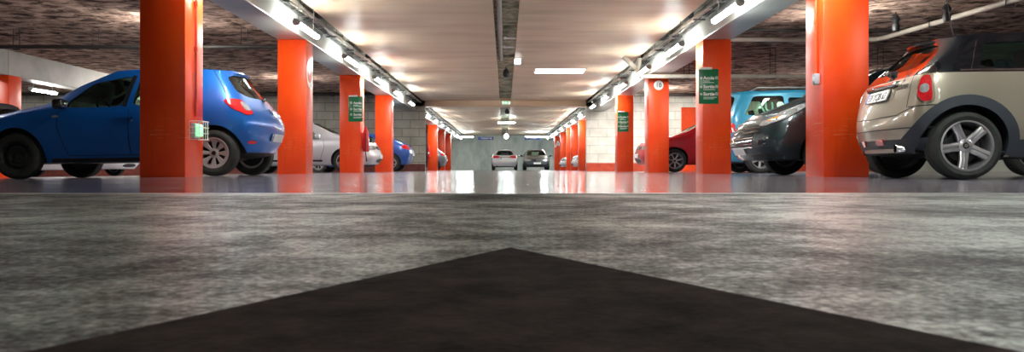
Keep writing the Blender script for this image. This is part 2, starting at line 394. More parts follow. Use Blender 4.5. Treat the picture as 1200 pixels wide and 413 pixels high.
# pillars
def pillar(x0, y, label, z0=-.01, w=PW):
    b = MB(); b.box(0, w, 0, w, z0, ZB + .002)
    o = part('pillar', b, M['pillar'], None, (x0, y, 0), bev=.014); return tag(o, label, 'pillar')
LP = [9.05, 14.55, 20.05, 25.55]
ll = ['dim red-orange pillar in front of the blue hatchback, with a caged light at its corner',
      'orange pillar just right of the blue hatchback, white ring on its lane side',
      'orange pillar in the left row carrying a green sign and a red extinguisher',
      'bright orange pillar in the left row, between the white hatchback nose and the blue car']
lr = ['bright orange pillar at the tail of the beige hatchback, grey box on its side',
      'orange pillar in the right row with the big green sign, before the teal van',
      'yellow-orange pillar bearing the round number 10 plate, beside the red car',
      'orange pillar in the right row with a small green sign, in front of the cream block wall']
for i, y in enumerate(LP):
    pillar(-PX - PW, y, ll[i]); pillar(PX, y, lr[i])
pillar(-12.94 - PW, 20.05, 'red pillar at the far left edge under the outer grey beam', -.18)
lab = ['orange pillar past the left block wall, red extinguisher on its front', 'second orange pillar past the left block wall, half hidden by the grey car', 'last orange pillar of the left row, nearest the end wall']
for y, t in zip((43., 48.4, 53.9), lab): pillar(-PX - PW, y, t)
lab = ['orange pillar right at the edge of the cream block wall, beyond it', 'orange pillar behind the white car past the cream block wall', 'dark red-orange slim-looking pillar past the white car on the right', 'light orange pillar just behind the silver car nose, far right row', 'far orange pillar marked with a white letter A']
for y, t in zip((38.7, 43.2, 46.2, 51.6, 57.6), lab): pillar(PX, y, t)

# ------------------------------------------------------------------ fixtures
def tube_light(loc, label, sgn, length=1.35, top=ZC + .003, mat='tube'):
    """batten along Y, rods up to the tray; lens tilted to the lane"""
    t = thing('tube_light', label, 'lamp', loc, group='fluorescent tube lights along the beams')
    tilt = Matrix.Rotation(sgn * .35, 4, 'Y'); h = length / 2
    b = MB(); b.prism([(-.045, .012), (-.035, .05), (.035, .05), (.045, .012)], 'y', -h, h)
    b.v = [tuple(tilt @ Vector(p)) for p in b.v]; part('housing', b, M['greybox'], t, bev=.004)
    b = MB(); b.prism([(-.058, .010), (-.060, -.015), (-.045, -.042), (-.02, -.052), (.02, -.052), (.045, -.042), (.060, -.015), (.058, .010)], 'y', -h + .03, h - .03)
    b.v = [tuple(tilt @ Vector(p)) for p in b.v]; part('glowing_tube', b, M[mat], t)
    for s in (-1, 1):
        b = MB(); b.prism([(-.064, -.02), (-.055, .045), (.055, .045), (.064, -.02), (.03, -.058), (-.03, -.058)], 'y', s * h - .02, s * h + .02)
        b.v = [tuple(tilt @ Vector(p)) for p in b.v]; part('end_cap', b, M['steel'], t)
        b = MB(); b.tube([(-sgn * .015, s * h * .75, .04), (-sgn * .015, s * h * .75, top - loc[2])], .006, 6); part('hanger_rod', b, M['steel'], t)
    return t
ordn = ['first', 'second', 'third', 'fourth', 'fifth', 'sixth', 'seventh', 'eighth', 'ninth', 'tenth']
near = ['hung level with the camera', 'hung just ahead of the camera', 'hung high above the frame', 'hung before the first pillar']
def lamp_row(sgn, ys, side):
    vis = 0
    for y in ys:
        if y < 10.5:
            k = [q for q in ys if q < 10.5].index(y)
            lb = f'tube light under the {side} beam, {near[min(k, 3)]}'
        elif y < YW:
            lb = f'tube light along the {side} beam, {ordn[vis]} visible from the front'; vis += 1
        else:
            k = [q for q in ys if q > YW].index(y)
            lb = f'distant tube light on the {side} beam past the cross beam, {ordn[k]} from the front'
        tube_light((sgn * 3.395, y * 3.395 / 3.53, 2.50), lb, -sgn)
lamp_row(-1, [-.9, 10.0, 13.75, 17.7, 21.6, 25.2, 29.] + [35.5, 39.5, 43.5, 47.5, 52., 57., 62.], 'left')
lamp_row(1, [-2., 1.7, 5.4, 8.8, 12.2, 16.0, 19.5, 23.0, 26.8, 30.4] + [35.5, 39.5, 43.5, 47.5, 52., 57., 62.], 'right')

# outer bay lamp, then unseen fill lamps added to brighten the bays
t = tube_light((-13.62, 22.7, 2.40), 'long fluorescent lamp under the outer beam, above the dark car roofs at far left', 1, 1.25, ZBAY + .003); del t['group']
for x, y, lb in ((-7.0, 16.05, 'added fill lamp hidden behind the dim left pillar, nearer one'), (-11.4, 26., 'added fill lamp hidden far behind the dim left pillar'), (-7.1, 26., 'added fill lamp hidden behind the ringed left pillar'),
                 (10.8, 25.1, 'added fill lamp hidden far behind the bright right pillar'), (5.95, 29.5, 'added fill lamp hidden behind the number 10 pillar'), (4.9, 29.9, 'added fill lamp hidden behind the fourth right pillar'), (6.5, 15.05, 'added fill lamp hidden behind the bright right pillar, nearer one'),
                 (-9.6, 12.0, 'added fill lamp above the frame over the blue hatchback bonnet'), (-14.65, 7.0, 'added fill lamp above the frame before the blue hatchback, outer side'), (-14.65, 17.6, 'added fill lamp hidden behind the outer beam, first'), (-14.65, 25.0, 'added fill lamp hidden behind the outer beam, second'), (-14.65, 29.6, 'added fill lamp hidden behind the outer beam, third'), (8.0, 4.2, 'added fill lamp above the frame before the beige hatchback'), (11.5, 7.5, 'added fill lamp above the frame beyond the beige hatchback bonnet')):
    tube_light((x, y, 3.12 if x < -14 else 2.95), lb, 1 if x < 0 else -1, 1.3, ZBAY + .003, 'tube_fill')

def cross_light(loc, w, label, mat='tube', rods=True, name='tube_light'):
    t = thing(name, label, 'lamp', loc)
    b = MB(); b.box(-w / 2, w / 2, -.05, .05, 0, .06); part('housing', b, M['white'], t, bev=.01)
    b = MB(); b.prism([(-.045, 0), (-.03, -.04), (.03, -.04), (.045, 0)], 'x', -w / 2 + .02, w / 2 - .02); part('glowing_tube', b, M[mat], t)
    for s in (-1, 1):
        b = MB(); b.tube([(s * w * .38, 0, .05), (s * w * .38, 0, ZC + .004 - loc[2])], .008, 6); part('hanger_rod', b, M['steel'], t)
    return t
cross_light((-3.45, 61.5, 2.66), 1.9, 'wide bright strip lamp before the end wall, above the left blue sign', 'tube_far')
cross_light((2.65, 61.5, 2.66), 1.9, 'wide bright strip lamp before the end wall, above the right blue sign', 'tube_far')
t = cross_light((.12, 43.8, 2.74), .98, 'bright lamp across the ceiling channel beyond the exit sign', 'tube_far')
t = thing('globe_lamp', 'round glowing lamp hanging under the channel before the end wall', 'lamp', (.14, 55., 2.42))
b = MB(); b.lathe([(0, -.17), (.07, -.155), (.13, -.10), (.165, 0), (.13, .10), (.07, .155), (.03, .17)], 20); part('globe', b, M['globe'], t)
b = MB(); b.tube([(0, 0, .16), (0, 0, .678)], .02, 8); b.lathe([(.05, .15), (.05, .2), (.02, .22)], 12); part('stem', b, M['steel'], t)
# luminous ceiling panel, right half
t = thing('ceiling_light_panel', 'flat glowing light panel set in the ceiling right of the channel', 'lamp', (1.62, 22.5, ZC))
b = MB(); b.box(-.74, .74, -.50, .50, -.02, .0); part('frame', b, M['white'], t)
b = MB(); b.box(-.71, .71, -.47, .47, -.024, -.019); part('diffuser', b, M['panel'], t)

# cable trays, cables
for sgn, side in ((-1, 'left'), (1, 'right')):
    for y0, y1, where in ((-3., YW - .05, 'near'), (YW + .45, YB - .1, 'far')):
        t = thing('cable_tray', f'metal ladder cable tray above the {side} tube lights, {where} side of the cross beam', 'cable tray', (sgn * 3.60, 0, 2.86))
        for s in (-1, 1):
            b = MB(); b.box(s * .10 - .006, s * .10 + .006, y0, y1, 0, .05); part('side_rail', b, M['steel'], t, sm=False)
        b = MB(); b.box(-.10, .10, -.012, .012, .005, .018); rg = b.mesh('rung', M['steel'])
        b = MB(); b.tube([(.104, 0, .0), (.104, 0, .285)], .005, 5); b.tube([(-.104, 0, .0), (-.104, 0, .285)], .005, 5); b.box(-.108, .108, -.015, .015, -.02, .004); hr = b.mesh('hanger', M['black'])
        y = y0 + .15
        while y < min(y1, y0 + 58): link('rung', rg, t, (0, y, 0)); y += .6
        y = y0 + .7
        while y < y1: link('hanger', hr, t, (0, y, 0)); y += 1.83
    for k, (dx, mt, r, nm) in enumerate(((-.062, 'cable', .016, 'thick dark'), (.0, 'cable_pale', .011, 'pale'), (.058, 'cable', .012, 'thin dark'))):
        b = MB(); y = -3.; pts = []
        while y < YB - .3:
            pts.append((sgn * 3.60 + dx + random.uniform(-.011, .011), y, 2.895 + random.uniform(-.004, .03))); y += 1.1
        b.tube(pts, r, 6); tag(part('electric_cable', b, M[mt]), f'{nm} electric cable lying in the {side} cable tray', 'cable')
    b = MB(); b.tube([(sgn * 3.732, -3, 3.05), (sgn * 3.732, YB - .2, 3.05)], .023, 10)
    tag(part('conduit_pipe', b, M['pipe_grey']), f'grey pipe running high between the {side} beam and the lane ceiling', 'pipe')
    b = MB(); b.tube([(sgn * 3.476, -3, 3.02), (sgn * 3.476, YB - .2, 3.02)], .014, 8)
    tag(part('conduit_pipe', b, M['pipe_dark']), f'thin dark pipe at the edge of the lane ceiling, {side} side', 'pipe')
    for k, yy in enumerate((15., 17.6, 20.4, 23.6)):
        b = MB(); b.box(-.09, .09, -.09, .09, 0, .11); b.tube([(0, -.16, .05), (0, .16, .05)], .02, 8)
        tag(part('junction_box', b, M['pipe_grey'] if k % 2 else M['black'], None, (sgn * 3.595, yy, 3.03), bev=.008), f'small junction box above the {side} cable tray, {ordn[k]} from the front', 'electrical box')

# centre channel pipe and bits
b = MB(); b.tube([(-.095, -3, 3.045), (-.095, 20.75, 3.045)], .05, 12)
tag(part('drain_pipe', b, M['pipe_grey']), 'grey pipe running inside the central ceiling channel', 'pipe')
for k, (yy, x0, x1) in enumerate(((17.05, -.02, .26), (18.3, -.035, .24))):
    b = MB(); b.tube([(x0, yy, 3.0), (x1, yy, 3.0)], .022, 8); b.lathe([(.0, -.03), (.035, -.02), (.035, .03), (0, .04)], 10, o=(x0 + .03, yy, 3.0))
    tag(part('cross_tube', b, M['white']), ['short white tube with a fitting across the ceiling channel', 'longer white tube across the ceiling channel'][k], 'pipe')
for k, yy in enumerate((16.1, 20.2, 29.5)):
    b = MB(); b.box(-.02 if yy < 21 else -.2, .27, yy, yy + .06, 3.03, 3.102); tag(part('channel_rib', b, M['channel'], sm=False), f'concrete rib crossing the ceiling channel, {ordn[k]} from the front', 'rib')
t = thing('loudspeaker', 'round black loudspeaker in the ceiling channel before the exit sign', 'loudspeaker', (.05, 22.6, 2.9))
b = MB(); b.lathe([(.0, -.11), (.06, -.10), (.095, -.06), (.10, .02), (.07, .1), (.03, .14)], 20); part('shell', b, M['black'], t)
b = MB(); b.tube([(0, 0, .1), (0, 0, .199)], .012, 8); part('bracket', b, M['black'], t)
t = thing('loudspeaker', 'small black loudspeaker just beyond the exit sign', 'loudspeaker', (.12, 34.5, 2.66))
b = MB(); b.lathe([(.0, -.10), (.06, -.09), (.10, -.05), (.11, .02), (.07, .1), (.03, .14)], 20); part('shell', b, M['black'], t)
b = MB(); b.tube([(0, 0, .1), (0, 0, .439)], .012, 8); part('bracket', b, M['black'], t)
t = thing('emergency_light', 'small white box light under the ceiling beside the channel', 'lamp', (.345, 19.9, 2.98))
b = MB(); b.box(-.09, .09, -.03, .03, -.22, -.02); b.box(-.02, .02, -.02, .02, -.03, 0); part('case', b, M['white'], t, bev=.008)
b = MB(); b.box(-.08, .08, -.034, -.029, -.165, -.035); part('lens', b, M['em_white'], t)

# pipes in the bays
def pipe(pts, r, mat, label, hang=None, name='ceiling_pipe', hz=ZBAY):
    t = thing(name, label, 'pipe', pts[0]); o = Vector(pts[0])
    b = MB(); b.tube([Vector(p) - o for p in pts], r, 12); part('run', b, M[mat], t)
    for (x, y, z) in hang or []:
        b = MB()
        for dx in (-.07, .07): b.tube([Vector((x + dx, y, z - r - .01)) - o, Vector((x + dx, y, hz + .01)) - o], .008, 6)
        b.tube([Vector((x - .08, y, z - r - .01)) - o, Vector((x + .08, y, z - r - .01)) - o], .010, 6)
        part('hanger', b, M['pipe_dark'], t)
    return t
yp = 17.0
pipe([(-20.9, yp, 2.80), (-4.35, yp, 2.80)], .045, 'pipe_dark', 'thin dark pipe crossing under the brown left ceiling', [(-10.8, yp, 2.80), (-9.05, yp, 2.80), (-5.75, yp, 2.80), (-14., yp, 2.80)])
pipe([(-20.9, 30.8, 3.10), (-4.35, 30.8, 3.10)], .07, 'pipe_dark', 'dark pipe along the top of the left block wall', [(-8., 30.8, 3.1), (-6.9, 30.8, 3.1)])
pipe([(4.35, 17.4, 3.03), (8.2, 17.4, 3.03), (8.42, 17.35, 3.03), (8.5, 17.15, 3.03), (9.08, 12.6, 3.08), (9.9, 6., 3.1)], .052, 'pipe_cream', 'cream pipe under the brown right ceiling, bending above the beige hatchback', [(5.1, 17.4, 3.03), (7., 17.4, 3.03), (8.7, 15.6, 3.05), (8.95, 13.6, 3.06)])
pipe([(4.35, 16.6, 3.1), (9., 16.6, 3.1)], .03, 'pipe_dark', 'thin dark pipe just in front of the cream right ceiling pipe')
pipe([(4.35, 30.6, 3.05), (16.5, 30.6, 3.05)], .06, 'pipe_dark', 'dark pipe along the top of the cream block wall')
pipe([(3.45, 19.6, 2.92), (3.42, 19.6, 2.52), (3.47, 19.6, 2.47), (3.6, 19.6, 2.46), (12.5, 19.6, 2.46)], .055, 'pipe_cream', 'thick cream pipe slung under the right beam above the number 10 pillar',
     [(4.65, 19.6, 2.46), (6.85, 19.6, 2.46), (9.6, 19.6, 2.46)])
b = MB(); b.tube([(3.05, 19.64, 2.97), (3.28, 19.64, 2.74), (3.42, 19.62, 2.60)], .06, 12); b.lathe([(.075, -.06), (.075, .06)], 12, o=(3.42, 19.6, 2.56))
tag(part('pipe_elbow', b, M['pipe_cream']), 'slanting cream elbow joint where the thick pipe meets the lane ceiling', 'pipe')
for k, (x, y) in enumerate(((7.75, 15.2), (8.18, 14.2))):
    b = MB(); b.lathe([(0, -.15), (.06, -.14), (.075, -.05), (.05, .02), (.085, .08), (.04, .17)], 12); b.tube([(0, 0, .15), (0, 0, .24)], .012, 6)
    tag(part('sprinkler_valve', b, M['black'], None, (x, y, 2.97)), ['dark fitting hanging by the cream pipe, nearest the bright pillar', 'dark fitting hanging by the cream pipe, nearest the car aerial'][k], 'fitting')
for k, (x, y) in enumerate(((6.2, 14.0), (5.6, 12.9))):
    b = MB(); b.tube([(x, y, 2.72), (x, y, 3.21)], .008, 6); b.lathe([(0, -.03), (.03, -.02), (.02, .02)], 10, o=(x, y, 2.72))
    tag(part('drop_rod', b, M['pipe_dark']), ['thin rod hanging from the brown ceiling right of the big green sign', 'thin rod hanging from the brown ceiling, closer to the bright pillar'][k], 'rod')

# conduit and boxes on the first pillars
b = MB(); b.tube([(-3.742, 9.32, .73), (-3.742, 9.32, ZB)], .014, 8); b.lathe([(.022, -.03), (.022, .03)], 10, o=(-3.742, 9.32, 1.55)); b.lathe([(.022, -.03), (.022, .03)], 10, o=(-3.742, 9.32, 2.1))
tag(part('conduit_pipe', b, basic('red_painted_conduit', (.55, .04, .01), .35)), 'thin conduit running down the dim left pillar to the caged light', 'conduit')
t = thing('caged_emergency_light', 'green emergency light in a wire cage on the dim left pillar', 'lamp', (-PX, 9.30, .56))
b = MB(); b.box(.0, .05, -.09, .09, -.09, .09); part('case', b, M['greybox'], t, bev=.006)
b = MB(); b.box(.05, .085, -.075, .075, -.07, .075); part('lens', b, M['em_green'], t, bev=.012)
b = MB()
for z in (-.11, -.035, .035, .11): b.tube([(0, -.13, z), (.12, -.13, z), (.14, -.11, z), (.14, .11, z), (.12, .13, z), (0, .13, z)], .0045, 6)
for y in (-.13, -.065, 0, .065, .13):
    x = .12 if abs(y) > .1 else .14
    b.tube([(x, y, -.11), (x, y, .11)], .0045, 6)
b.tube([(.0, -.13, -.11), (.0, -.13, .11)], .0045, 6); b.tube([(.0, .13, -.11), (.0, .13, .11)], .0045, 6)
part('wire_cage', b, M['white'], t)
b = MB(); b.tube([(3.742, 9.22, 1.24), (3.742, 9.22, ZB)], .018, 8); b.lathe([(.028, -.03), (.028, .03)], 10, o=(3.742, 9.22, 1.85))
tag(part('conduit_pipe', b, basic('orange_painted_conduit', (.8, .10, .02), .35)), 'painted conduit running down the bright right pillar to the grey box', 'conduit')
t = thing('switch_box', 'grey switch box on the lane side of the bright right pillar', 'electrical box', (PX, 9.19, 1.17))
b = MB(); b.box(-.06, 0, -.045, .045, -.065, .065); part('case', b, M['greybox'], t, bev=.008)
b = MB(); b.box(-.068, -.058, -.025, .025, -.03, .03); part('rocker', b, M['white'], t, bev=.003)

# ring on the second left pillar
b = MB(); n = 40; vs = []; fs = []
for k in range(n):
    a = 2 * PI * k / n
    for r in (.155, .235): vs.append((.004, r * math.cos(a), r * 1.15 * math.sin(a)))
for k in range(n): fs.append((2 * k, 2 * k + 1, 2 * ((k + 1) % n) + 1, 2 * ((k + 1) % n)))
b.add(vs, fs); tag(part('painted_ring', b, M['sign_white'], None, (-PX + .001, 14.82, 1.93), sm=False), 'white ring painted on the lane side of the second left pillar', 'marking')
# round plates
t = thing('number_plate_disc', 'round white plate with black number 10 on the yellow-orange pillar', 'sign', (4.03, 20.05, 2.28))
b = MB(); b.lathe([(0, -.012), (.115, -.012), (.125, -.006), (.125, 0)], 32, 'y'); part('plate', b, M['sign_white'], t)
me = text_mesh('10', .155, M['ink'], .004)
link('digits', me, t, (-.082, -.014, -.052), (PI / 2, 0, 0))
t = thing('round_plate', 'small round white plate on the lane side of the fourth left pillar', 'sign', (-PX, 25.8, 2.12))
b = MB(); b.lathe([(0, .018), (.12, .018), (.125, 0)], 24, 'x'); part('plate', b, M['sign_white'], t)
# letter A
me = text_mesh('A', .64, M['sign_white'], .02); me.transform(FACE)
tag(link('pillar_letter', me, None, (3.81, 57.59, 1.74)), 'white capital letter A painted on the far right pillar', 'letter')

# green signs
def green_sign(x0, y, label, flip=False):
    t = thing('direction_sign', label, 'sign', (x0, y, 1.33))
    b = MB(); b.box(0, .37, -.025, 0, 0, .66); part('board', b, M['sign_green'], t, bev=.006)
    b = MB(); b.box(.015, .24, -.07, -.02, .645, .685); part('top_lamp', b, M['white'], t, bev=.006)
    it = []
    def T(s, x, z, sz, bold): it.append((text_mesh(s, sz, M['sign_white'], bold), Matrix.Translation((x, -.026, z)) @ FACE))
    tx = .085 if not flip else .13
    for z, s in ((.46, 'Accès'), (.295, 'Sortie'), (.155, 'Sortie')): T(s, tx, z, .087, .0025)
    bb = MB()
    def ring(cx, cz, r):
        vs = []; fs = []; n = 20
        for k in range(n):
            a = 2 * PI * k / n
            for q in (r * .72, r): vs.append((cx + q * math.cos(a), -.0265, cz + q * math.sin(a)))
        for k in range(n): fs.append((2 * k, 2 * k + 1, 2 * ((k + 1) % n) + 1, 2 * ((k + 1) % n)))
        bb.add(vs, fs); bb.box(cx - .004, cx + .004, -.0268, -.0262, cz - r * .5, cz + r * .5)
    for z in (.485, .32, .18):
        ring(.335 if not flip else .07, z + .005, .028)
    if not flip:
        for z in (.485, .32, .18): ring(.045, z - .0, .022)
    for z, l in ((.425, .12), (.395, .20), (.262, .22), (.115, .25), (.088, .2)): bb.box(tx, tx + l, -.0268, -.0262, z, z + .010)
    it.append((bb.mesh('x', M['sign_white']), Matrix.Identity(4)))
    link('lettering', merge_meshes('lettering', it, M['sign_white']), t)
green_sign(3.68, 14.55, 'green exit direction sign on the second right pillar, the largest in view')
green_sign(-4.065, 20.05, 'green direction sign on the third left pillar above the extinguisher', True)
green_sign(3.76, 25.55, 'green direction sign on the fourth right pillar, smallest of the three')

# exit sign on the cross beam
t = thing('exit_sign', 'small green exit sign with a white arrow on the cross beam', 'sign', (.075, YW, 2.79))
b = MB(); b.box(-.18, .18, -.05, 0, 0, .17); part('case', b, M['white'], t, bev=.006)
b = MB(); b.box(-.165, .165, -.054, -.049, .012, .158); part('panel', b, M['exit_green'], t)
b = MB()
b.prism([(-.055, .085), (-.005, .125), (-.005, .10), (.05, .10), (.05, .07), (-.005, .07), (-.005, .045)], 'y', -.058, -.0535)
for s in (-1, 1):
    b.prism([(s * .13 - .022, .04), (s * .13 + .022, .04), (s * .13 + .022, .135), (s * .13 - .022, .135)], 'y', -.058, -.0535)
part('pictogram', b, M['exit_white'], t, sm=False)
# blue hanging signs
for k, (x, side) in enumerate(((-1.45, 'left'), (2.2, 'right'))):
    t = thing('hanging_sign', f'blue hanging sign before the end wall, {side} of the globe lamp', 'sign', (x, 60., 2.36))
    b = MB(); b.box(-.6, .6, -.03, .03, 0, .23); part('board', b, M['sign_blue'], t, bev=.008)
    b = MB(); s = 1 if k == 0 else -1
    b.prism([(.50 * s, .115), (.40 * s, .18), (.40 * s, .135), (.30 * s, .135), (.30 * s, .095), (.40 * s, .095), (.40 * s, .05)], 'y', -.036, -.03)
    for z, l in ((.13, .7), (.07, .5)): b.box(-.05 - l / 2 if s > 0 else -.2, -.05 + l / 2 if s > 0 else -.2 + l, -.036, -.03, z, z + .03)
    part('marks', b, M['sign_white'], t, sm=False)
    for dx in (-.45, .45):
        b = MB(); b.tube([(dx, 0, .22), (dx, 0, .625)], .012, 6); part('hanger_rod', b, M['steel'], t)

# extinguishers
def extinguisher(loc, rotz, label, scale=1.):
    t = thing('fire_extinguisher', label, 'fire extinguisher', loc, (0, 0, rotz)); t.scale = (scale,) * 3
    b = MB(); b.lathe([(0, 0), (.07, 0), (.085, .02), (.088, .10), (.085, .40), (.075, .47), (.055, .55), (.03, .62), (.008, .68), (0, .685)], 20, o=(.1, 0, 0)); part('shell', b, M['ext_red'], t)
    b = MB(); b.box(0, .03, -.06, .06, .08, .5); b.box(.0, .10, -.02, .02, .40, .43); part('wall_bracket', b, M['ext_red'], t, bev=.004)
    b = MB(); b.tube([(.1, -.06, .50), (.12, -.12, .47), (.12, -.125, .30), (.11, -.11, .05), (.12, -.09, -.12), (.13, -.085, -.20)], .012, 8); b.tube([(.13, -.085, -.16), (.135, -.085, -.26)], [.014, .022], 8); part('hose', b, M['black'], t)
    b = MB(); b.box(.16, .192, -.035, .035, .22, .34); part('label_plate', b, M['sign_white'], t, bev=.003)
extinguisher((-PX, 20.3, .55), 0, 'red fire extinguisher with black hose on the third left pillar')
extinguisher((-4.22, 43., .70), -PI / 2, 'distant red fire extinguisher on the pillar past the left block wall')
# ------------------------------------------------------------------ cars
VV = (-1., -.55, 0., .55, 1.)
KF = (.86, .975, 1., .97)
def cage(st, bulge_f, bulge_r, crown=.03, brk=None):
    """st: list of (xs[6], z0, zb, zt, w, wt) from nose to tail -> quad box cage"""
    n = len(st); idx = {}; vs = []; fs = []
    def P(i, j, k):
        xs, z0, zb, zt, w, wt = st[i]; v = VV[j]
        z = (z0, z0 + .33 * (zb - z0), z0 + .68 * (zb - z0), zb, zb + .55 * (zt - zb), zt)[k]
        ww = w * KF[k] if k < 4 else (w * .97 * .47 + wt * .53 + .012 if k == 4 else wt)
        x = xs[k]
        if i == 0: x += bulge_f * (1 - v * v)
        if i == n - 1: x -= bulge_r * (1 - v * v) * (brk[k] if brk else 1)
        if k == 5: z += crown * (1 - v * v)
        return (x, v * ww, z)
    def V(i, j, k):
        if (i, j, k) not in idx: idx[i, j, k] = len(vs); vs.append(P(i, j, k))
        return idx[i, j, k]
    for i in range(n - 1):
        for k in range(5):
            for j in (0, 4):
                q = (V(i, j, k), V(i + 1, j, k), V(i + 1, j, k + 1), V(i, j, k + 1)); fs.append((q if j == 4 else q[::-1], i, k))
        for j in range(4):
            for k in (0, 5):
                q = (V(i, j, k), V(i, j + 1, k), V(i + 1, j + 1, k), V(i + 1, j, k)); fs.append((q if k == 0 else q[::-1], i, 5 if k == 5 else -1))
    for i in (0, n - 1):
        for j in range(4):
            for k in range(5):
                q = (V(i, j, k), V(i, j + 1, k), V(i, j + 1, k + 1), V(i, j, k + 1)); fs.append((q if i == 0 else q[::-1], i if i == 0 else n - 2, k if i == 0 else 10 + k))
    return vs, fs
def subdiv(vs, fs, lev, mats, mfun=None, fit=3):
    me = bpy.data.meshes.new('c'); me.from_pydata(vs, [], [f[0] for f in fs])
    for m in mats: me.materials.append(m)
    if mfun:
        for p, f in zip(me.polygons, fs): p.material_index = mfun(f[1], f[2])
    ob = bpy.data.objects.new('c', me); COL.objects.link(ob)
    md = ob.modifiers.new('s', 'SUBSURF'); md.subdivision_type = 'CATMULL_CLARK'
    tgt = [Vector(v) for v in vs]
    for it in range(fit):
        md.levels = 1; dg = bpy.context.evaluated_depsgraph_get(); dg.update()
        ev = ob.evaluated_get(dg).to_mesh(); cur = [ev.vertices[i].co.copy() for i in range(len(vs))]; ob.evaluated_get(dg).to_mesh_clear()
        for v, t, c in zip(me.vertices, tgt, cur): v.co += (t - c) * .7
        me.update()
    md.levels = lev; dg = bpy.context.evaluated_depsgraph_get(); dg.update()
    out = bpy.data.meshes.new_from_object(ob.evaluated_get(dg), preserve_all_data_layers=True, depsgraph=dg)
    bpy.data.objects.remove(ob); bpy.data.meshes.remove(me)
    bm = bmesh.new(); bm.from_mesh(out); bmesh.ops.recalc_face_normals(bm, faces=bm.faces); bm.to_mesh(out); bm.free()
    out.polygons.foreach_set('use_smooth', [True] * len(out.polygons)); out.update()
    return out
def boolean(me, cutters):
    base = bpy.data.objects.new('base', me); COL.objects.link(base); obs = []
    for c in cutters:
        o = bpy.data.objects.new('cut', c); COL.objects.link(o); obs.append(o)
        md = base.modifiers.new('b', 'BOOLEAN'); md.operation = 'DIFFERENCE'; md.object = o; md.solver = 'EXACT'; md.material_mode = 'TRANSFER'
    dg = bpy.context.evaluated_depsgraph_get(); dg.update()
    out = bpy.data.meshes.new_from_object(base.evaluated_get(dg), depsgraph=dg)
    for o in obs + [base]: bpy.data.objects.remove(o)
    return out
def fix_normals(out, src, bvh):
    """cut body takes the smooth normals of the uncut skin; cut faces stay flat"""
    vn = [v.normal.copy() for v in src.vertices]; cache = {}
    def sn(vi):
        if vi in cache: return cache[vi]
        co = out.vertices[vi].co; loc, nr, fi, d = bvh.find_nearest(co)
        r = None
        if loc is not None and d < .0015:
            p = src.polygons[fi]; vi_ = list(p.vertices); w = poly_3d_calc([src.vertices[i].co for i in vi_], loc)
            r = Vector((0, 0, 0))
            for a, i in zip(w, vi_): r += vn[i] * a
            r.normalize()
        cache[vi] = r; return r
    nl = [None] * len(out.loops)
    for p in out.polygons:
        fn = p.normal.copy()
        for li in p.loop_indices:
            s = sn(out.loops[li].vertex_index)
            nl[li] = s if s is not None and s.dot(fn) > .75 else fn
    out.polygons.foreach_set('use_smooth', [True] * len(out.polygons))
    out.normals_split_custom_set(nl)

def ref(p):
    """derive stations from the car's key dimensions"""
    w = p['W'] / 2; xf = p['wb'] / 2 + p['fo'] - p.get('bf', .07); xr = -(p['wb'] / 2 + p['ro'] - p.get('br', .06)); z0 = p.get('z0', .21); zr = p.get('zr0', z0 + .05)
    H = p['H']; zn = p['zn']; wt = p.get('wt', .69); zb, zbr = p['zb'], p['zbr']
    nr = p.get('nose', (-.10, 0, -.01, -.07, -.10, -.14)); tr = p.get('tail', (.10, .0, 0.0))
    x1, x2, z2, xg = p['x1'], p['x2'], p['z2'], p['xg']
    S = []
    S.append(([xf + d for d in nr], z0, zn - .10, zn, w * .80, w * p.get('nw', .64)))
    S.append(([xf - .24 + d * .5 for d in nr], z0, zn - .06, zn + p.get('dn', .05), w * .955, w * .76))
    S.append(([p['wb'] / 2] * 6, z0, p['zf'] - .08, p['zf'], w, w * .80))
    S.append(([p['xc']] * 6, z0, zb, p['zc'], w, w * .79))
    S.append(([p['xm']] * 6, z0, zb + .005, p['zm'], w, w * (wt + .055)))
    S.append(([x1] * 6, z0, zb + .01, H - .055, w, w * wt))
    xm = (x1 + x2) / 2 + .1
    S.append(([xm] * 6, z0, (zb + zbr) / 2, H - .025, w, w * wt))
    rear = [xr + tr[0], xr + tr[1], xr + tr[2], xg, xg * .45 + x2 * .55, x2]
    x8 = max(max(rear) + .42, x2 + .42)
    S.append(([x8] * 6, z0, zbr, z2 + (H - z2) * .45 - .02, w * .995, w * (wt - .01)))
    S.append(([r + .22 for r in rear], z0 * .6 + zr * .4, zbr, z2 + .015, w * .97, w * (wt - .035)))
    S.append((rear, zr, zbr, z2, w * .83, w * (wt - .085)))
    return S

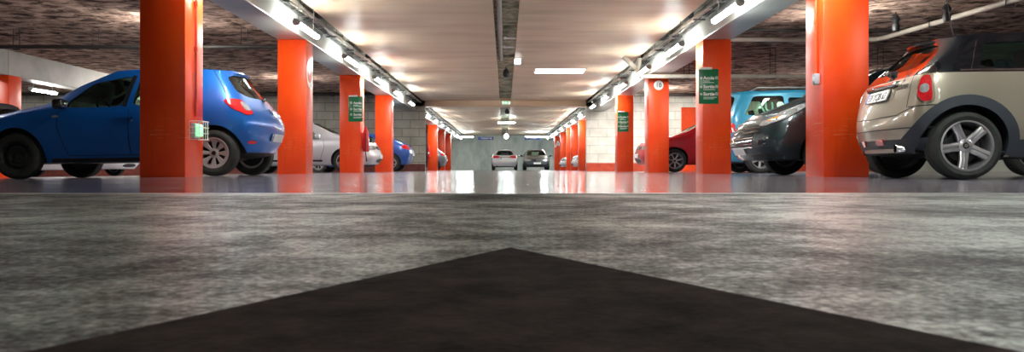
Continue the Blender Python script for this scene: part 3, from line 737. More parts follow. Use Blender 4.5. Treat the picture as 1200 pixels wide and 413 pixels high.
class Car:
    def __init__(s, name, label, p, loc, rotz, pitch=0, group=None, lev=2):
        s.p = p; s.root = thing(name, label, 'car', loc, (0, pitch, rotz), group)
        st = ref(p); s.st = st
        slots = [p['paint'], p.get('house', p['paint']), p.get('roof', p['paint']), 'black']; uniq = []
        for q in slots:
            if q not in uniq: uniq.append(q)
        mats = [M[q] for q in uniq]; sl = [uniq.index(q) for q in slots]
        def mf(i, k):
            if k == 5: return sl[2] if i >= 4 else sl[0]
            if 3 <= k < 5 and i >= 3: return sl[1]
            if k in (13, 14): return sl[1]
            return sl[3] if k == -1 else sl[0]
        vs, fs = cage(st, p.get('bf', .07), p.get('br', .06), brk=p.get('brk')); s.src = subdiv(vs, fs, lev, mats, mf)
        s.bvh = BVHTree.FromPolygons([v.co for v in s.src.vertices], [tuple(q.vertices) for q in s.src.polygons])
        # cabin void
        ins = []
        for i in range(3, 10):
            xs, z0, zb, zt, w, wt = st[i]; dx = 0
            if i == 3: dx = -.10
            if i == 9: dx = .075
            if i == 8: dx = .04
            ins.append(([x + dx for x in xs], .70, zb, zt - .05, w - .06, wt - .055))
        v2, f2 = cage(ins, .0, p.get('br', .06), brk=p.get('brk')); inner = subdiv(v2, f2, 1, [M['cabin_pale' if p.get('pale') else 'cabin']], None)
        cut = [inner]; s.panes = []
        for poly in p['side']:
            q = chaikin(poly, 2, .08); b = MB(); b.prism(q, 'y', -2, 2); cut.append(b.mesh('c', M['black'])); s.panes.append(('s', poly))
        q = chaikin(p['ws'], 2, .12); b = MB(); b.prism(q, 'x', p['x1'] - .25, 4); cut.append(b.mesh('c', M['black']))
        q = chaikin(p['rw'], 2, .16); b = MB(); b.prism(q, 'x', -4, p['x2'] + .35); cut.append(b.mesh('c', M['black']))
        R = p['R']; w = p['W'] / 2
        for x in (p['wb'] / 2, -p['wb'] / 2):
            for sg in (-1, 1):
                b = MB(); a, c = sorted((sg * (w - .27), sg * (w + .3))); b.lathe([(R + p.get('gap', .055), a), (R + p.get('gap', .055), c)], 40, 'y', (x, 0, R + .005)); cut.append(b.mesh('c', M['black']))
        body = boolean(s.src, cut); fix_normals(body, s.src, s.bvh); s.body = link('body', body, s.root)
        g = M[p.get('glass', 'glass')]
        def grow(poly, e):
            cx = sum(a for a, _ in poly) / len(poly); cz = sum(c for _, c in poly) / len(poly)
            return [(a + e * (1 if a > cx else -1), c + e * (1 if c > cz else -1)) for a, c in poly]
        for poly in p['side']:
            for phi in (90, 270): s.patch('side_window', grow(poly, .02), phi, g, off=-.014, thick=0, sm=1, res=8, k=.08)
        s.patch('windscreen', grow(p['ws'], .02), 0, g, off=-.014, thick=0, sm=1, res=12, k=.08)
        s.patch('rear_window', grow(p['rw'], .02), 180, M[p.get('rglass', p.get('glass', 'glass'))], off=-.014, thick=0, sm=1, res=12, k=.08)
        s.wheels(); s.interior()
    # ---- projection on the skin
    def axes(s, phi):
        a = math.radians(phi); n = Vector((math.cos(a), math.sin(a), 0)); return n, Vector((-n.y, n.x, 0))
    def hit(s, u, z, phi):
        n, t = s.axes(phi); o = t * u + n * 6 + Vector((0, 0, z)); r = s.bvh.ray_cast(o, -n)
        if r[0] is None:
            q = s.bvh.find_nearest(t * u + Vector((0, 0, z)) + n * .6); return q[0], q[1]
        return r[0], r[1]
    def uz(s, pt, phi):
        n, t = s.axes(phi)
        if len(pt) == 3: return (pt[0] * t.x + pt[1] * t.y, pt[2])
        if phi in (90, 270): return (pt[0] * t.x, pt[1])
        return (pt[0] * t.y, pt[1])
    def patch(s, name, outline, phi, mat, off=.004, thick=.012, sm=2, res=8, parent=None, k=.25, label=None):
        pl = [s.uz(q, phi) for q in outline]
        area = sum(pl[i][0] * pl[(i + 1) % len(pl)][1] - pl[(i + 1) % len(pl)][0] * pl[i][1] for i in range(len(pl)))
        if area < 0: pl = pl[::-1]
        if sm: pl = chaikin(pl, sm, k)
        us = [q[0] for q in pl]; zs = [q[1] for q in pl]
        bm = bmesh.new(); nx = ny = res; g = []
        u0, u1, z0, z1 = min(us) - .001, max(us) + .001, min(zs) - .001, max(zs) + .001
        for j in range(ny + 1): g.append([bm.verts.new((u0 + (u1 - u0) * i / nx, z0 + (z1 - z0) * j / ny, 0)) for i in range(nx + 1)])
        for j in range(ny):
            for i in range(nx): bm.faces.new((g[j][i], g[j][i + 1], g[j + 1][i + 1], g[j + 1][i]))
        for i in range(len(pl)):
            a, b = Vector((*pl[i], 0)), Vector((*pl[(i + 1) % len(pl)], 0)); d = b - a
            if d.length < 1e-7: continue
            bmesh.ops.bisect_plane(bm, geom=bm.verts[:] + bm.edges[:] + bm.faces[:], plane_co=a, plane_no=(d.y, -d.x, 0), clear_outer=True, dist=1e-7)
        n, _ = s.axes(phi); nn = {}
        for v in bm.verts:
            loc, nr = s.hit(v.co.x, v.co.y, phi)
            if nr.dot(n) < 0: nr = -nr
            v.co = loc + nr * off; nn[v] = nr
        if thick:
            be = [e for e in bm.edges if len(e.link_faces) == 1]
            r = bmesh.ops.extrude_edge_only(bm, edges=be); 
            old = {}
            for e in be:
                for v in e.verts: old[tuple(round(c, 6) for c in v.co)] = nn[v]
            for el in r['geom']:
                if isinstance(el, bmesh.types.BMVert): el.co -= old.get(tuple(round(c, 6) for c in el.co), n) * thick
        bmesh.ops.recalc_face_normals(bm, faces=bm.faces)
        me = bpy.data.meshes.new(name); bm.to_mesh(me); bm.free(); me.materials.append(mat)
        if len(me.polygons) and not thick:
            if sum((p.normal.dot(n) for p in me.polygons)) < 0: me.flip_normals()
        smooth(me, 45); o = link(name, me, parent or s.root)
        if label: o['label'] = label
        return o
    def grid(s, name, pts, phi, mat, off=.006, thick=.012, parent=None, close=False):
        """pts[j][i] 2-D points -> strip laid on the skin"""
        n, _ = s.axes(phi); top = []; low = []
        for row in pts:
            for q in row:
                loc, nr = s.hit(*s.uz(q, phi), phi)
                if nr.dot(n) < 0: nr = -nr
                top.append(loc + nr * off); low.append(loc + nr * (off - thick))
        J, I = len(pts), len(pts[0]); b = MB(); L = len(top); fs = []
        for j in range(J - 1):
            for i in range(I - 1): fs.append((j * I + i, j * I + i + 1, (j + 1) * I + i + 1, (j + 1) * I + i))
        for i in range(I - 1): fs.append((i, i + 1, L + i + 1, L + i)); q = (J - 1) * I; fs.append((q + i, L + q + i, L + q + i + 1, q + i + 1))
        for j in range(J - 1): fs.append((j * I, L + j * I, L + (j + 1) * I, (j + 1) * I)); q = I - 1; fs.append((j * I + q, (j + 1) * I + q, L + (j + 1) * I + q, L + j * I + q))
        b.add(top + low, fs); return part(name, b, mat, parent or s.root, ang=50)
    def line(s, name, path, phi, mat, wd=.008, off=.0028, parent=None, sub=16):
        pts = []
        for a, b in zip(path[:-1], path[1:]):
            for q in range(sub): pts.append(tuple(a[i] + (b[i] - a[i]) * q / sub for i in range(len(a))))
        pts.append(path[-1]); pts = [s.uz(q, phi) for q in pts]
        rows = ([], [])
        for i, q in enumerate(pts):
            a, b = pts[max(i - 1, 0)], pts[min(i + 1, len(pts) - 1)]; d = math.hypot(b[0] - a[0], b[1] - a[1]) or 1
            nx, nz = -(b[1] - a[1]) / d * wd / 2, (b[0] - a[0]) / d * wd / 2
            rows[0].append((q[0] + nx, q[1] + nz)); rows[1].append((q[0] - nx, q[1] - nz))
        n, t = s.axes(phi); top = []
        for row in rows:
            for q in row:
                loc, nr = s.hit(q[0], q[1], phi)
                if nr.dot(n) < 0: nr = -nr
                top.append(loc + nr * off)
        I = len(pts); b = MB(); b.add(top, [(i, i + 1, I + i + 1, I + i) for i in range(I - 1)]); return part(name, b, mat, parent or s.body)
    def both(s, fn, name, outline, phi, *a, **k):
        """outline for the left side (y>0), mirrored to the right"""
        fn(name, outline, phi, *a, **k)
        fn(name, [(q[0], -q[1], q[2]) if len(q) == 3 else q for q in outline], (360 - phi) % 360, *a, **k)
    # ---- wheels
    def wheels(s):
        p = s.p; R = p['R']; rr = p['rim']; hw = p.get('tw', .098); w = p['W'] / 2
        b = MB(); b.lathe([(rr, -hw * .86), (rr + .02, -hw * .98), ((R + rr) / 2, -hw * 1.04), (R - .025, -hw * .97), (R - .006, -hw * .8), (R, -hw * .55), (R, -hw * .30), (R - .007, -hw * .28), (R - .007, -hw * .22), (R, -hw * .2), (R, hw * .2), (R - .007, hw * .22), (R - .007, hw * .28), (R, hw * .30), (R, hw * .55), (R - .006, hw * .8), (R - .025, hw * .97), ((R + rr) / 2, hw * 1.04), (rr + .02, hw * .98), (rr, hw * .86)], 48, 'y', closed=True)
        tyre = smooth(b.mesh('tyre', M['rubber']), 30)
        def rim(style):
            mt = {'steel': 'darksteel', 'cap8': 'hubcap'}.get(style, 'alloy'); b = MB()
            b.lathe([(rr + .004, hw * .80), (rr + .006, hw * .93), (rr - .008, hw * .95), (rr - .016, hw * .80), (rr - .03, hw * .3), (rr - .03, -hw * .8), (rr, -hw * .9)], 40, 'y')
            b.f = [f for f in b.f if len(f) <= 4]; b.m = [0] * len(b.f)
            if style == 'steel':
                b.lathe([(.0, hw * .45), (.035, hw * .45), (.05, hw * .30), (.085, hw * .28), (.105, hw * .55), (.13, hw * .55), (rr - .03, hw * .2), (rr - .02, hw * .55)], 36, 'y')
                b.f = [f for f in b.f if len(f) <= 4]; b.m = [0] * len(b.f)
                for k in range(4):
                    a = 2 * PI * k / 4 + .4; b.lathe([(.0, hw * .42), (.011, hw * .4), (.011, hw * .25)], 8, 'y', (.062 * math.sin(a), 0, .062 * math.cos(a)))
                return smooth(b.mesh('rim', M[mt]), 30)
            n, wh, wr = {'star5': (5, .044, .034), 'cap8': (8, .020, .041), 'y7': (7, .022, .018), 's5': (5, .036, .024), 's9': (9, .014, .012), 's6': (6, .03, .022)}[style]
            for k in range(n):
                a = 2 * PI * k / n + (PI / n if style != 'star5' else .12); rot = Matrix.Rotation(a, 4, 'Y')
                def ring(r, wd, y, t): return [(-wd, y - t), (-wd * .86, y - .2 * t), (-wd * .6, y), (-wd * .25, y), (0, y - (.55 * t if style == 'star5' else .1 * t)), (wd * .25, y), (wd * .6, y), (wd * .86, y - .2 * t), (wd, y - t)]
                rs = [(.03, wh * 1.1, hw * .60), (.075, wh, hw * .66), (rr * .6, (wh + wr) / 2, hw * .80), (rr - .012, wr * (1.35 if style != 'cap8' else 1.25), hw * .84)]
                vs = []; fs = []
                for r, wd, y in rs: vs += [rot @ Vector((q[0], q[1], r)) for q in ring(r, wd, y, .022)]
                for i in range(len(rs) - 1):
                    for j in range(8): fs.append((i * 9 + j, i * 9 + j + 1, (i + 1) * 9 + j + 1, (i + 1) * 9 + j))
                b.add(vs, fs)
            b.lathe([(0, hw * .70), (.05, hw * .70), (.062, hw * .64), (.066, hw * .4)], 28, 'y')
            if style == 'cap8': b.lathe([(rr * .80, hw * .80), (rr - .01, hw * .90), (rr + .004, hw * .88)], 40, 'y'); 
            b.f, b.m = zip(*[(f, 0) for f in b.f if len(f) <= 12]); b.f = list(b.f); b.m = list(b.m)
            for k in range(5):
                a = 2 * PI * k / 5; b.lathe([(.0, hw * .72), (.008, hw * .72), (.008, hw * .5)], 8, 'y', (.045 * math.sin(a), 0, .045 * math.cos(a)))
            return smooth(b.mesh('rim', M[mt]), 30)
        b = MB(); b.lathe([(0, hw * .1), (rr * .66, hw * .1), (rr * .66, -hw * .1), (rr * .3, -hw * .2), (rr - .031, -hw * .6)], 32, 'y'); disc = smooth(b.mesh('brake_disc', M['darksteel']), 30)
        b = MB(); b.lathe([(0, hw * .74), (.026, hw * .74), (.03, hw * .69)], 24, 'y'); cap = smooth(b.mesh('hub_cap', M['gloss_black']), 30)
        b = MB(); b.lathe([(.012, hw * .75), (.017, hw * .752), (.017, hw * .74)], 20, 'y'); b.box(-.024, .024, hw * .72, hw * .748, -.004, .004); bad = b.mesh('badge', M['chrome'])
        rims = {}
        for x, st in ((p['wb'] / 2, p.get('rim_f', p['style'])), (-p['wb'] / 2, p['style'])):
            if st not in rims: rims[st] = rim(st)
            for sg in (1, -1):
                t = link('tyre', tyre, s.root, (x, sg * (w - hw - .018), R), (0, 0 if x > 0 else .35, 0 if sg > 0 else PI))
                link('rim', rims[st], t); link('brake_disc', disc, t)
                if st != 'steel':
                    link('hub_cap', cap, t)
                    if p.get('hub_badge'): link('badge', bad, t)
        b = MB()
        for x in (p['wb'] / 2, -p['wb'] / 2): b.tube([(x, -w + .15, R), (x, w - .15, R)], .035, 8); b.box(x - .05, x + .05, -.3, .3, R - .09, R + .02)
        part('axle', b, M['black'], s.root)
    # ---- cabin furniture
    def interior(s):
        p = s.p; b = MB(); w = p['W'] / 2; xs = p.get('seat_x', p['xc'] - 1.05); zt = min(p['zb'] + .24, p['H'] - .37)
        for sy in (-.36, .36):
            b = MB(); T = Matrix.Translation((xs, sy, 0)) @ Matrix.Rotation(-.22, 4, 'Y')
            b.box(-.06, .07, -.24, .24, .72, zt, mat=T); me = b.mesh('front_seat', M['seat']); bevel_mesh(me, .05, 3); o = link('front_seat', smooth(me, 60), s.root)
            b = MB(); b.box(-.02, .07, -.12, .12, zt + .05, zt + .23, mat=T); me = b.mesh('headrest', M['seat']); bevel_mesh(me, .035, 3)
            h = link('headrest', smooth(me, 60), o)
            b = MB()
            for q in (-.06, .06): b.tube([T @ Vector((.02, q, zt - .02)), T @ Vector((.02, q, zt + .08))], .007, 6)
            part('headrest_post', b, M['steel'], o)
        xr = max(xs - .85, p['x2'] + .34)
        b = MB(); T = Matrix.Translation((xr, 0, 0)) @ Matrix.Rotation(-.25, 4, 'Y'); b.box(-.06, .07, -w * .72, w * .72, .72, zt - .02, mat=T)
        for sy in (-.36, .36): b.box(-.02, .06, sy - .12, sy + .12, zt + .0, zt + .15, mat=T)
        me = b.mesh('rear_seat', M['seat']); bevel_mesh(me, .03, 3); link('rear_seat', smooth(me, 60), s.root)
        xd = p['xc'] - .28; b = MB(); b.prism([(xd + .25, .72), (xd + .22, p['zb'] + .0), (xd + .05, p['zb'] + .03), (xd - .14, p['zb'] - .03), (xd - .18, .72)], 'y', -w * .8, w * .8)
        part('dashboard', b, M['cabin'], s.root, bev=.02)
        b = MB(); T = Matrix.Translation((xd - .30, .36, p['zb'] + .03)) @ Matrix.Rotation(-1.12, 4, 'Y')
        b.tube([T @ Vector((.18 * math.cos(a), .18 * math.sin(a), 0)) for a in [2 * PI * k / 24 for k in range(25)]], .016, 8)
        b.tube([T @ Vector((0, 0, -.12)), T @ Vector((0, 0, .0))], .045, 10); b.tube([T @ Vector((0, -.17, 0)), T @ Vector((0, .17, 0))], .014, 6)
        part('steering_wheel', b, M['black'], s.root)
        b = MB(); xm = p['x1'] + .12; b.box(xm, xm + .03, -.12, .12, p['H'] - .20, p['H'] - .13); b.tube([(xm + .02, 0, p['H'] - .15), (xm + .09, 0, p['H'] - .09)], .008, 6); part('rear_view_mirror', b, M['black'], s.root, bev=.01)
    def mirror(s, x, z, mat=None):
        w = s.p['W'] / 2; mat = mat or M[s.p['paint']]
        for sg in (1, -1):
            b = MB(); b.box(-.07, .06, sg * (w + .02), sg * (w + .19), -.055, .075); me = b.mesh('door_mirror', mat)
            bevel_mesh(me, .035, 3); o = link('door_mirror', smooth(me, 60), s.root, (x, 0, z))
            b = MB(); b.tube([(0, sg * (w - .06), -.03), (-.01, sg * (w + .04), -.02)], .022, 8); part('stalk', b, M['black'], o)
            b = MB(); b.box(-.076, -.068, sg * (w + .045), sg * (w + .165), -.035, .055); part('mirror_glass', b, M['chrome'], o, bev=.003)
    def plate(s, rear, z, text=None, wd=.26, ht=.055, off=.012):
        phi = 180 if rear else 0; sg = -1 if rear else 1
        hits = [s.hit(0, z + dz, phi)[0].x for dz in (-ht, ht)]; x = (max(hits) if not rear else min(hits)) + sg * off
        tilt = math.atan2(hits[1] - hits[0], 2 * ht); hx = (hits[0] + hits[1]) / 2 + sg * off
        b = MB(); b.box(-.006, .006, -wd, wd, -ht, ht); me = b.mesh('number_plate', M['plate']); o = link('number_plate', me, s.root, (hx, 0, z), (0, tilt, 0 if not rear else PI))
        if rear: o.rotation_euler = (0, -tilt, PI)
        b = MB(); b.box(.0062, .0072, -wd, -wd + .045, -ht, ht); part('blue_band', b, M['plate_blue'], o, sm=False)
        if text:
            me = text_mesh(text, .105, M['ink'], .002); xs = [v.co.x for v in me.vertices]; k = (wd * 2 - .10) / (max(xs) - min(xs)); lo = min(xs)
            me.transform(Matrix(((0, 0, 1, .0065), (k, 0, 0, -wd + .065 - lo * k), (0, 1, 0, -.038), (0, 0, 0, 1))))
            link('plate_lettering', me, o)
        return o
    def handle(s, x, z):
        w = s.p['W'] / 2
        for phi in (90, 270):
            s.patch('door_handle', [(x - .11, z - .02), (x + .11, z - .02), (x + .11, z + .022), (x - .11, z + .022)], phi, M[s.p['paint']], off=.03, thick=.04, sm=2, res=6)
    def seams(s, xs, z0, z1):
        for x in xs:
            pth = x if isinstance(x, list) else [(x, z0), (x, z1)]
            for phi in (90, 270): s.line('door_gap', pth, phi, M['ink'], .009)
    def arch(s, x, r0, r1, mat, z0, a0=-12, a1=192, nm='arch_cladding', off=.012):
        R = s.p['R']; rows = []
        for r in (r0, (r0 + r1) / 2, r1):
            rows.append([(x + r * math.cos(math.radians(a)), max(R + r * math.sin(math.radians(a)), z0)) for a in [a0 + (a1 - a0) * q / 28 for q in range(29)]])
        for phi in (90, 270): s.grid(nm, rows, phi, mat, off=off, thick=.03)
    def sill(s, x0, x1, z0, z1, mat, nm='sill_cladding', off=.010):
        rows = [[(x0 + (x1 - x0) * q / 12, z) for q in range(13)] for z in (z0, (z0 + z1) / 2, z1)]
        for phi in (90, 270): s.grid(nm, rows, phi, mat, off=off, thick=.02)

def spoiler(c, poly, hw, bulge, mat):
    b = MB(); n = len(poly); J = 12; vs = []; fs = []
    for j in range(J + 1):
        v = -1 + 2 * j / J; k = 1 - .9 * v ** 4
        cx = poly[0][0]
        for x, z in poly: vs.append((cx + (x - cx) * k - bulge * (1 - v * v), v * hw, z + .03 * (1 - v * v) - .012))
    for j in range(J):
        for i in range(n): fs.append((j * n + i, j * n + (i + 1) % n, (j + 1) * n + (i + 1) % n, (j + 1) * n + i))
    fs += [tuple(range(n)), tuple(J * n + i for i in range(n - 1, -1, -1))]
    b.add(vs, fs); return part('roof_spoiler', b, mat, c.root, ang=40)

def common(c, lamps_f=None, lamps_r=None, grille=None):
    """lamps, grille and seams shared by the ordinary cars"""
    p = c.p; w = p['W'] / 2; xf = p['wb'] / 2 + p['fo']; xr = -(p['wb'] / 2 + p['ro']); zn = p['zn']
    c.both(c.patch, 'headlamp', lamps_f or [(xf - .05, w * .42, zn - .17), (xf - .05, w * .50, zn - .05), (xf - .42, w * .98, zn + .01), (xf - .40, w * 1.0, zn - .10), (xf - .2, w * .9, zn - .19)], 35, M['lamp_clear'], .006, .02, 2, 8)
    if grille is not False:
        c.patch('grille', [(-w * .36, zn - .17), (w * .36, zn - .17), (w * .40, zn - .07), (-w * .40, zn - .07)], 0, M['black'], .005, .015, 2, 6)
        c.patch('air_intake', [(-w * .50, .27), (w * .50, .27), (w * .42, .38), (-w * .42, .38)], 0, M['black'], .004, .012, 2, 6)
        c.patch('badge', [(-.05, zn - .15), (.05, zn - .15), (.05, zn - .08), (-.05, zn - .08)], 0, M['chrome'], .012, .015, 2, 4)
    c.both(c.patch, 'tail_lamp', lamps_r or [(xr + .03, w * .55, p['zbr'] - .24), (xr + .0, w * .6, p['zbr'] - .02), (xr + .25, w * .98, p['zbr'] - .03), (xr + .28, w, p['zbr'] - .20)], 140, M['lamp_red'], .006, .02, 2, 8)
# ------------------------------------------------------------------ the cars of the photograph
def hatch(**k):
    """an ordinary five-door hatchback, dimensions overridable"""
    d = dict(wb=2.6, fo=.88, ro=.70, W=1.74, H=1.46, R=.31, rim=.20, zn=.76, zf=.92, xc=.92, zc=1.0, xm=.5, zm=1.22, x1=.08, x2=-1.45, z2=1.40, xg=-1.78,
             zb=.90, zbr=.98, style='y7', paint='paint_silver')
    d.update(k); H, zb, zbr = d['H'], d['zb'], d['zbr']; dx = d['x2'] + 1.45
    d.setdefault('side', [[(.62, zb + .035), (.56, zb + .12), (.30, H - .24), (-.18, H - .13), (-.12, zb + .04)],
                          [(-.24, zb + .045), (-.28, H - .125), (-.95 + dx * .6, H - .15), (-1.15 + dx, zbr + .03)]])
    w = d['W'] / 2
    d.setdefault('ws', [(-w * .71, d['zc'] + .05), (w * .71, d['zc'] + .05), (w * .57, H - .13), (-w * .57, H - .13)])
    d.setdefault('rw', [(-w * .60, zbr + .07), (w * .60, zbr + .07), (w * .50, d['z2'] - .08), (-w * .50, d['z2'] - .08)])
    return d
LANEROT = PI
# 1 blue hatchback, rear to the lane, near left
P = hatch(wb=2.59, fo=.83, ro=.60, br=.13, zr0=.31, W=1.73, H=1.49, R=.305, rim=.20, zn=.78, zf=.92, xc=.93, zc=1.0, xm=.52, zm=1.235, x1=.06, x2=-1.29, z2=1.43, xg=-1.60, zb=.89, zbr=1.0,
          style='cap8', rim_f='steel', paint='paint_blue', glass='glass_green', rglass='glass_dark', pale=1, tw=.095, gap=.06,
          rw=[(-.62, 1.065), (.62, 1.065), (.50, 1.385), (-.50, 1.385)],
          side=[[(.64, .925), (.60, 1.03), (.33, 1.26), (-.17, 1.355), (-.10, .935)], [(-.24, .94), (-.29, 1.36), (-.82, 1.34), (-.98, .98)]])
c = Car('car', 'metallic blue hatchback behind the dim left pillar, rear toward the lane', P, (-5.105, 10.9, -.0196), PI, .015, lev=3)
c.mirror(.64, .955, M['gloss_black']); c.handle(-.16, .80)
c.seams([[(.72, .87), (.74, .70), (.62, .30)], [(-.20, .90), (-.20, .32)], [(-.98, .93), (-1.02, .72), (-.88, .52)]], 0, 0)
c.sill(.86, -.86, .215, .265, M['black'])
for phi in (90, 270):
    c.line('door_gap', [(.62, .30), (-.88, .30)], phi, M['ink'], .008, sub=20)
    c.line('black_window_frame', [(-.135, .935), (-.205, 1.36)], phi, M['ink'], .06, .002)
    c.patch('side_repeater', [(.80, .80), (.72, .80), (.72, .83), (.80, .83)], phi, M['lamp_clear'], .006, .01, 2, 4)
    c.patch('door_lock', [(-.23, .73), (-.26, .73), (-.26, .76), (-.23, .76)], phi, M['chrome'], .006, .01, 2, 4)
    c.line('tailgate_gap', [(-1.20, 1.44), (-1.33, 1.27), (-1.46, 1.07)], phi, M['ink'], .008)
c.both(c.patch, 'tail_lamp', [(-1.45, .83, .985), (-1.50, .83, 1.025), (-1.66, .71, 1.01), (-1.79, .66, .83), (-1.71, .74, .795), (-1.56, .83, .88)], 135, M['lamp_red'], .010, .025, 1, 10, None, .14)
c.both(c.patch, 'reversing_lamp', [(-1.63, .75, .98), (-1.70, .69, .97), (-1.76, .67, .86), (-1.67, .74, .86)], 135, M['lamp_clear'], .014, .012, 1, 6, None, .2)
c.both(c.patch, 'rear_reflector', [(-1.74, .74, .425), (-1.82, .60, .425), (-1.82, .60, .47), (-1.75, .73, .47)], 135, M['lamp_red'], .006, .012, 1, 6)
c.plate(True, .52, None, .24, .055)
spoiler(c, [(-1.16, 1.445), (-1.27, 1.437), (-1.385, 1.405), (-1.375, 1.385), (-1.20, 1.39)], .50, .085, M['paint_blue'])
xw = c.hit(0, 1.06, 180)[0].x
b = MB(); b.lathe([(0, -.03), (.03, -.02), (.025, .03), (0, .035)], 12, 'x', (xw, 0, 1.05)); b.tube([(xw - .03, 0, 1.05), (xw - .04, .04, 1.06)], .014, 8); b.tube([(xw - .04, .03, 1.06), (c.hit(.33, 1.12, 180)[0].x - .015, -.33, 1.12)], .009, 6); part('rear_wiper', b, M['black'], c.root)
c.patch('badge', [(-.06, .86), (.06, .86), (.06, .93), (-.06, .93)], 180, M['chrome'], .012, .015, 1, 4)
c.both(c.patch, 'headlamp', [(2.0, .36, .60), (2.0, .42, .74), (1.62, .84, .82), (1.60, .86, .70), (1.8, .78, .60)], 35, M['lamp_clear'], .006, .02, 2, 8)
c.patch('grille', [(-.34, .60), (.34, .60), (.36, .70), (-.36, .70)], 0, M['black'], .005, .015, 2, 6)
c.line('bumper_gap', [(-.62, .66), (0, .64), (.62, .66)], 180, M['ink'], .007)
b = MB(); b.tube([(-.95, .1, 1.49), (-1.05, .1, 1.60)], .004, 6); b.lathe([(.02, -.02), (.012, .02)], 10, o=(-.95, .1, 1.49)); part('aerial', b, M['black'], c.root)

# 2 beige hatchback with black roof, rear to the lane, near right
P = hatch(wb=2.467, fo=.80, ro=.547, zr0=.25, W=1.683, H=1.385, R=.305, rim=.222, zn=.78, zf=.90, xc=.78, zc=1.03, xm=.52, zm=1.185, x1=.24, x2=-1.19, z2=1.335, xg=-1.565, zb=.955, zbr=.965, wt=.735,
          style='star5', paint='paint_beige', house='gloss_black', roof='gloss_black', glass='glass', rglass='glass_dark', pale=1, tw=.102, gap=.065, hub_badge=1, tail=(.05, 0, .03), bf=.06, br=.12, brk=(1, 1, .75, .35, .5, .8), z0=.20,
          side=[[(.56, 1.0), (.30, 1.225), (-.28, 1.262), (-.30, .995)], [(-.38, .995), (-.37, 1.262), (-1.02, 1.245), (-1.12, 1.01)]],
          ws=[(-.60, 1.07), (.60, 1.07), (.53, 1.26), (-.53, 1.26)], rw=[(-.53, 1.045), (.53, 1.045), (.46, 1.285), (-.46, 1.285)])
c = Car('car', 'beige two-tone hatchback with black roof beside the bright right pillar, tail toward the lane', P, (5.437, 7.544, 0), math.radians(-5.5), lev=3)
c.mirror(.50, 1.03)
xa, xb_ = P['wb'] / 2, -P['wb'] / 2
for x in (xa, xb_): c.arch(x, .365, .455, M['slate'], .20)
c.sill(xa - .40, xb_ + .40, .205, .36, M['slate'])
for phi in (90, 270):
    c.line('waist_trim', [(.62, .975), (-1.28, .985)], phi, M['chrome'], .014, .004, sub=14)
    c.line('pillar_seam', [(-1.19, .99), (-1.13, 1.15), (-1.07, 1.27)], phi, M['chrome'], .008, .002)
    c.line('door_gap', [(-.33, .97), (-.33, .42), (-.40, .36)], phi, M['ink'], .008)
    c.line('door_gap', [(.66, .95), (.66, .36)], phi, M['ink'], .008)
# rear bumper lower band, wraps from arch to arch
rows = []
for zf_ in (0., .5, 1.):
    rows.append([(u, .215 + (.375 - .215) * zf_) for u in [-.74 + 1.48 * q / 16 for q in range(17)]])
c.grid('bumper_band', rows, 180, M['slate'], off=.012, thick=.03)
for sg, phi in ((1, 130), (-1, 230)):
    n, t = c.axes(phi); c_ = Vector((-1.62, sg * .72, 0)).dot(t); rows = [[(c_ + d, .215 + .16 * f) for d in [-.21 + .42 * q / 10 for q in range(11)]] for f in (0., .5, 1.)]
    r2 = [[(Vector((0, 0, 0)) + t * u + Vector((0, 0, z))).to_tuple() for u, z in r] for r in rows]
    c.grid('bumper_band', r2, phi, M['slate'], off=.011, thick=.03)
c.both(c.patch, 'tail_lamp_rim', [(-1.57, .685, .965), (-1.485, .75, .965), (-1.465, .78, .70), (-1.56, .74, .685), (-1.61, .69, .76)], 140, M['chrome'], .006, .02, 2, 10, None, .18)
c.both(c.patch, 'tail_lamp', [(-1.562, .696, .945), (-1.497, .746, .945), (-1.482, .768, .715), (-1.555, .732, .705), (-1.595, .70, .775)], 140, M['lamp_red'], .014, .02, 2, 10, None, .18)
c.both(c.patch, 'indicator_lens', [(-1.558, .705, .865), (-1.505, .745, .865), (-1.505, .745, .785), (-1.562, .705, .785)], 140, M['lamp_clear'], .020, .012, 2, 6)
for sg in (1, -1): c.patch('rear_reflector', [(sg * .14, .325), (sg * .27, .325), (sg * .27, .385), (sg * .14, .385)], 180, M['lamp_red'], .020, .03, 2, 6, None, .15)
c.patch('plate_recess', [(-.36, .74), (.36, .74), (.36, .90), (-.36, .90)], 180, M['paint_beige'], .002, .004, 1, 4)
b = MB(); x0 = c.hit(0, .90, 180)[0].x; b.prism([(x0 + .03, .89), (x0 - .035, .895), (x0 - .045, .915), (x0 + .0, .94), (x0 + .05, .945)], 'y', -.34, .34); part('boot_handle', b, M['chrome'], c.root, bev=.008)
b = MB(); b.prism([(x0 + .03, .875), (x0 - .028, .882), (x0 - .028, .896), (x0 + .03, .90)], 'y', -.345, .345); part('handle_recess', b, M['ink'], c.root, sm=False)
pl = c.plate(True, .815, '59 YCJB 63', .26, .055, .014); 
c.patch('badge', [(-.05, .965), (.05, .965), (.05, 1.015), (-.05, 1.015)], 180, M['chrome'], .010, .012, 2, 4)
for z, l in ((.70, .74),): c.line('tailgate_gap', [(-.70, .66), (-.5, .60), (0, .585), (.5, .60), (.70, .66)], 180, M['ink'], .010)
c.line('bumper_gap', [(-.66, .475), (0, .47), (.66, .475)], 180, M['ink'], .010)
for sg in (1, -1):
    c.line('tailgate_gap', [(-.63 * sg, .66), (-.62 * sg, .82), (-.56 * sg, 1.03)], 180, M['ink'], .009)
    phi = 130 if sg > 0 else 230
    c.line('bumper_gap', [(-1.76, sg * .50, .475), (-1.55, sg * .78, .475), (-1.50, sg * .82, .47)], phi, M['ink'], .009)
    c.line('bumper_gap', [(-1.68, sg * .66, .665), (-1.50, sg * .82, .675), (-1.38, sg * .84, .70)], phi, M['ink'], .010)
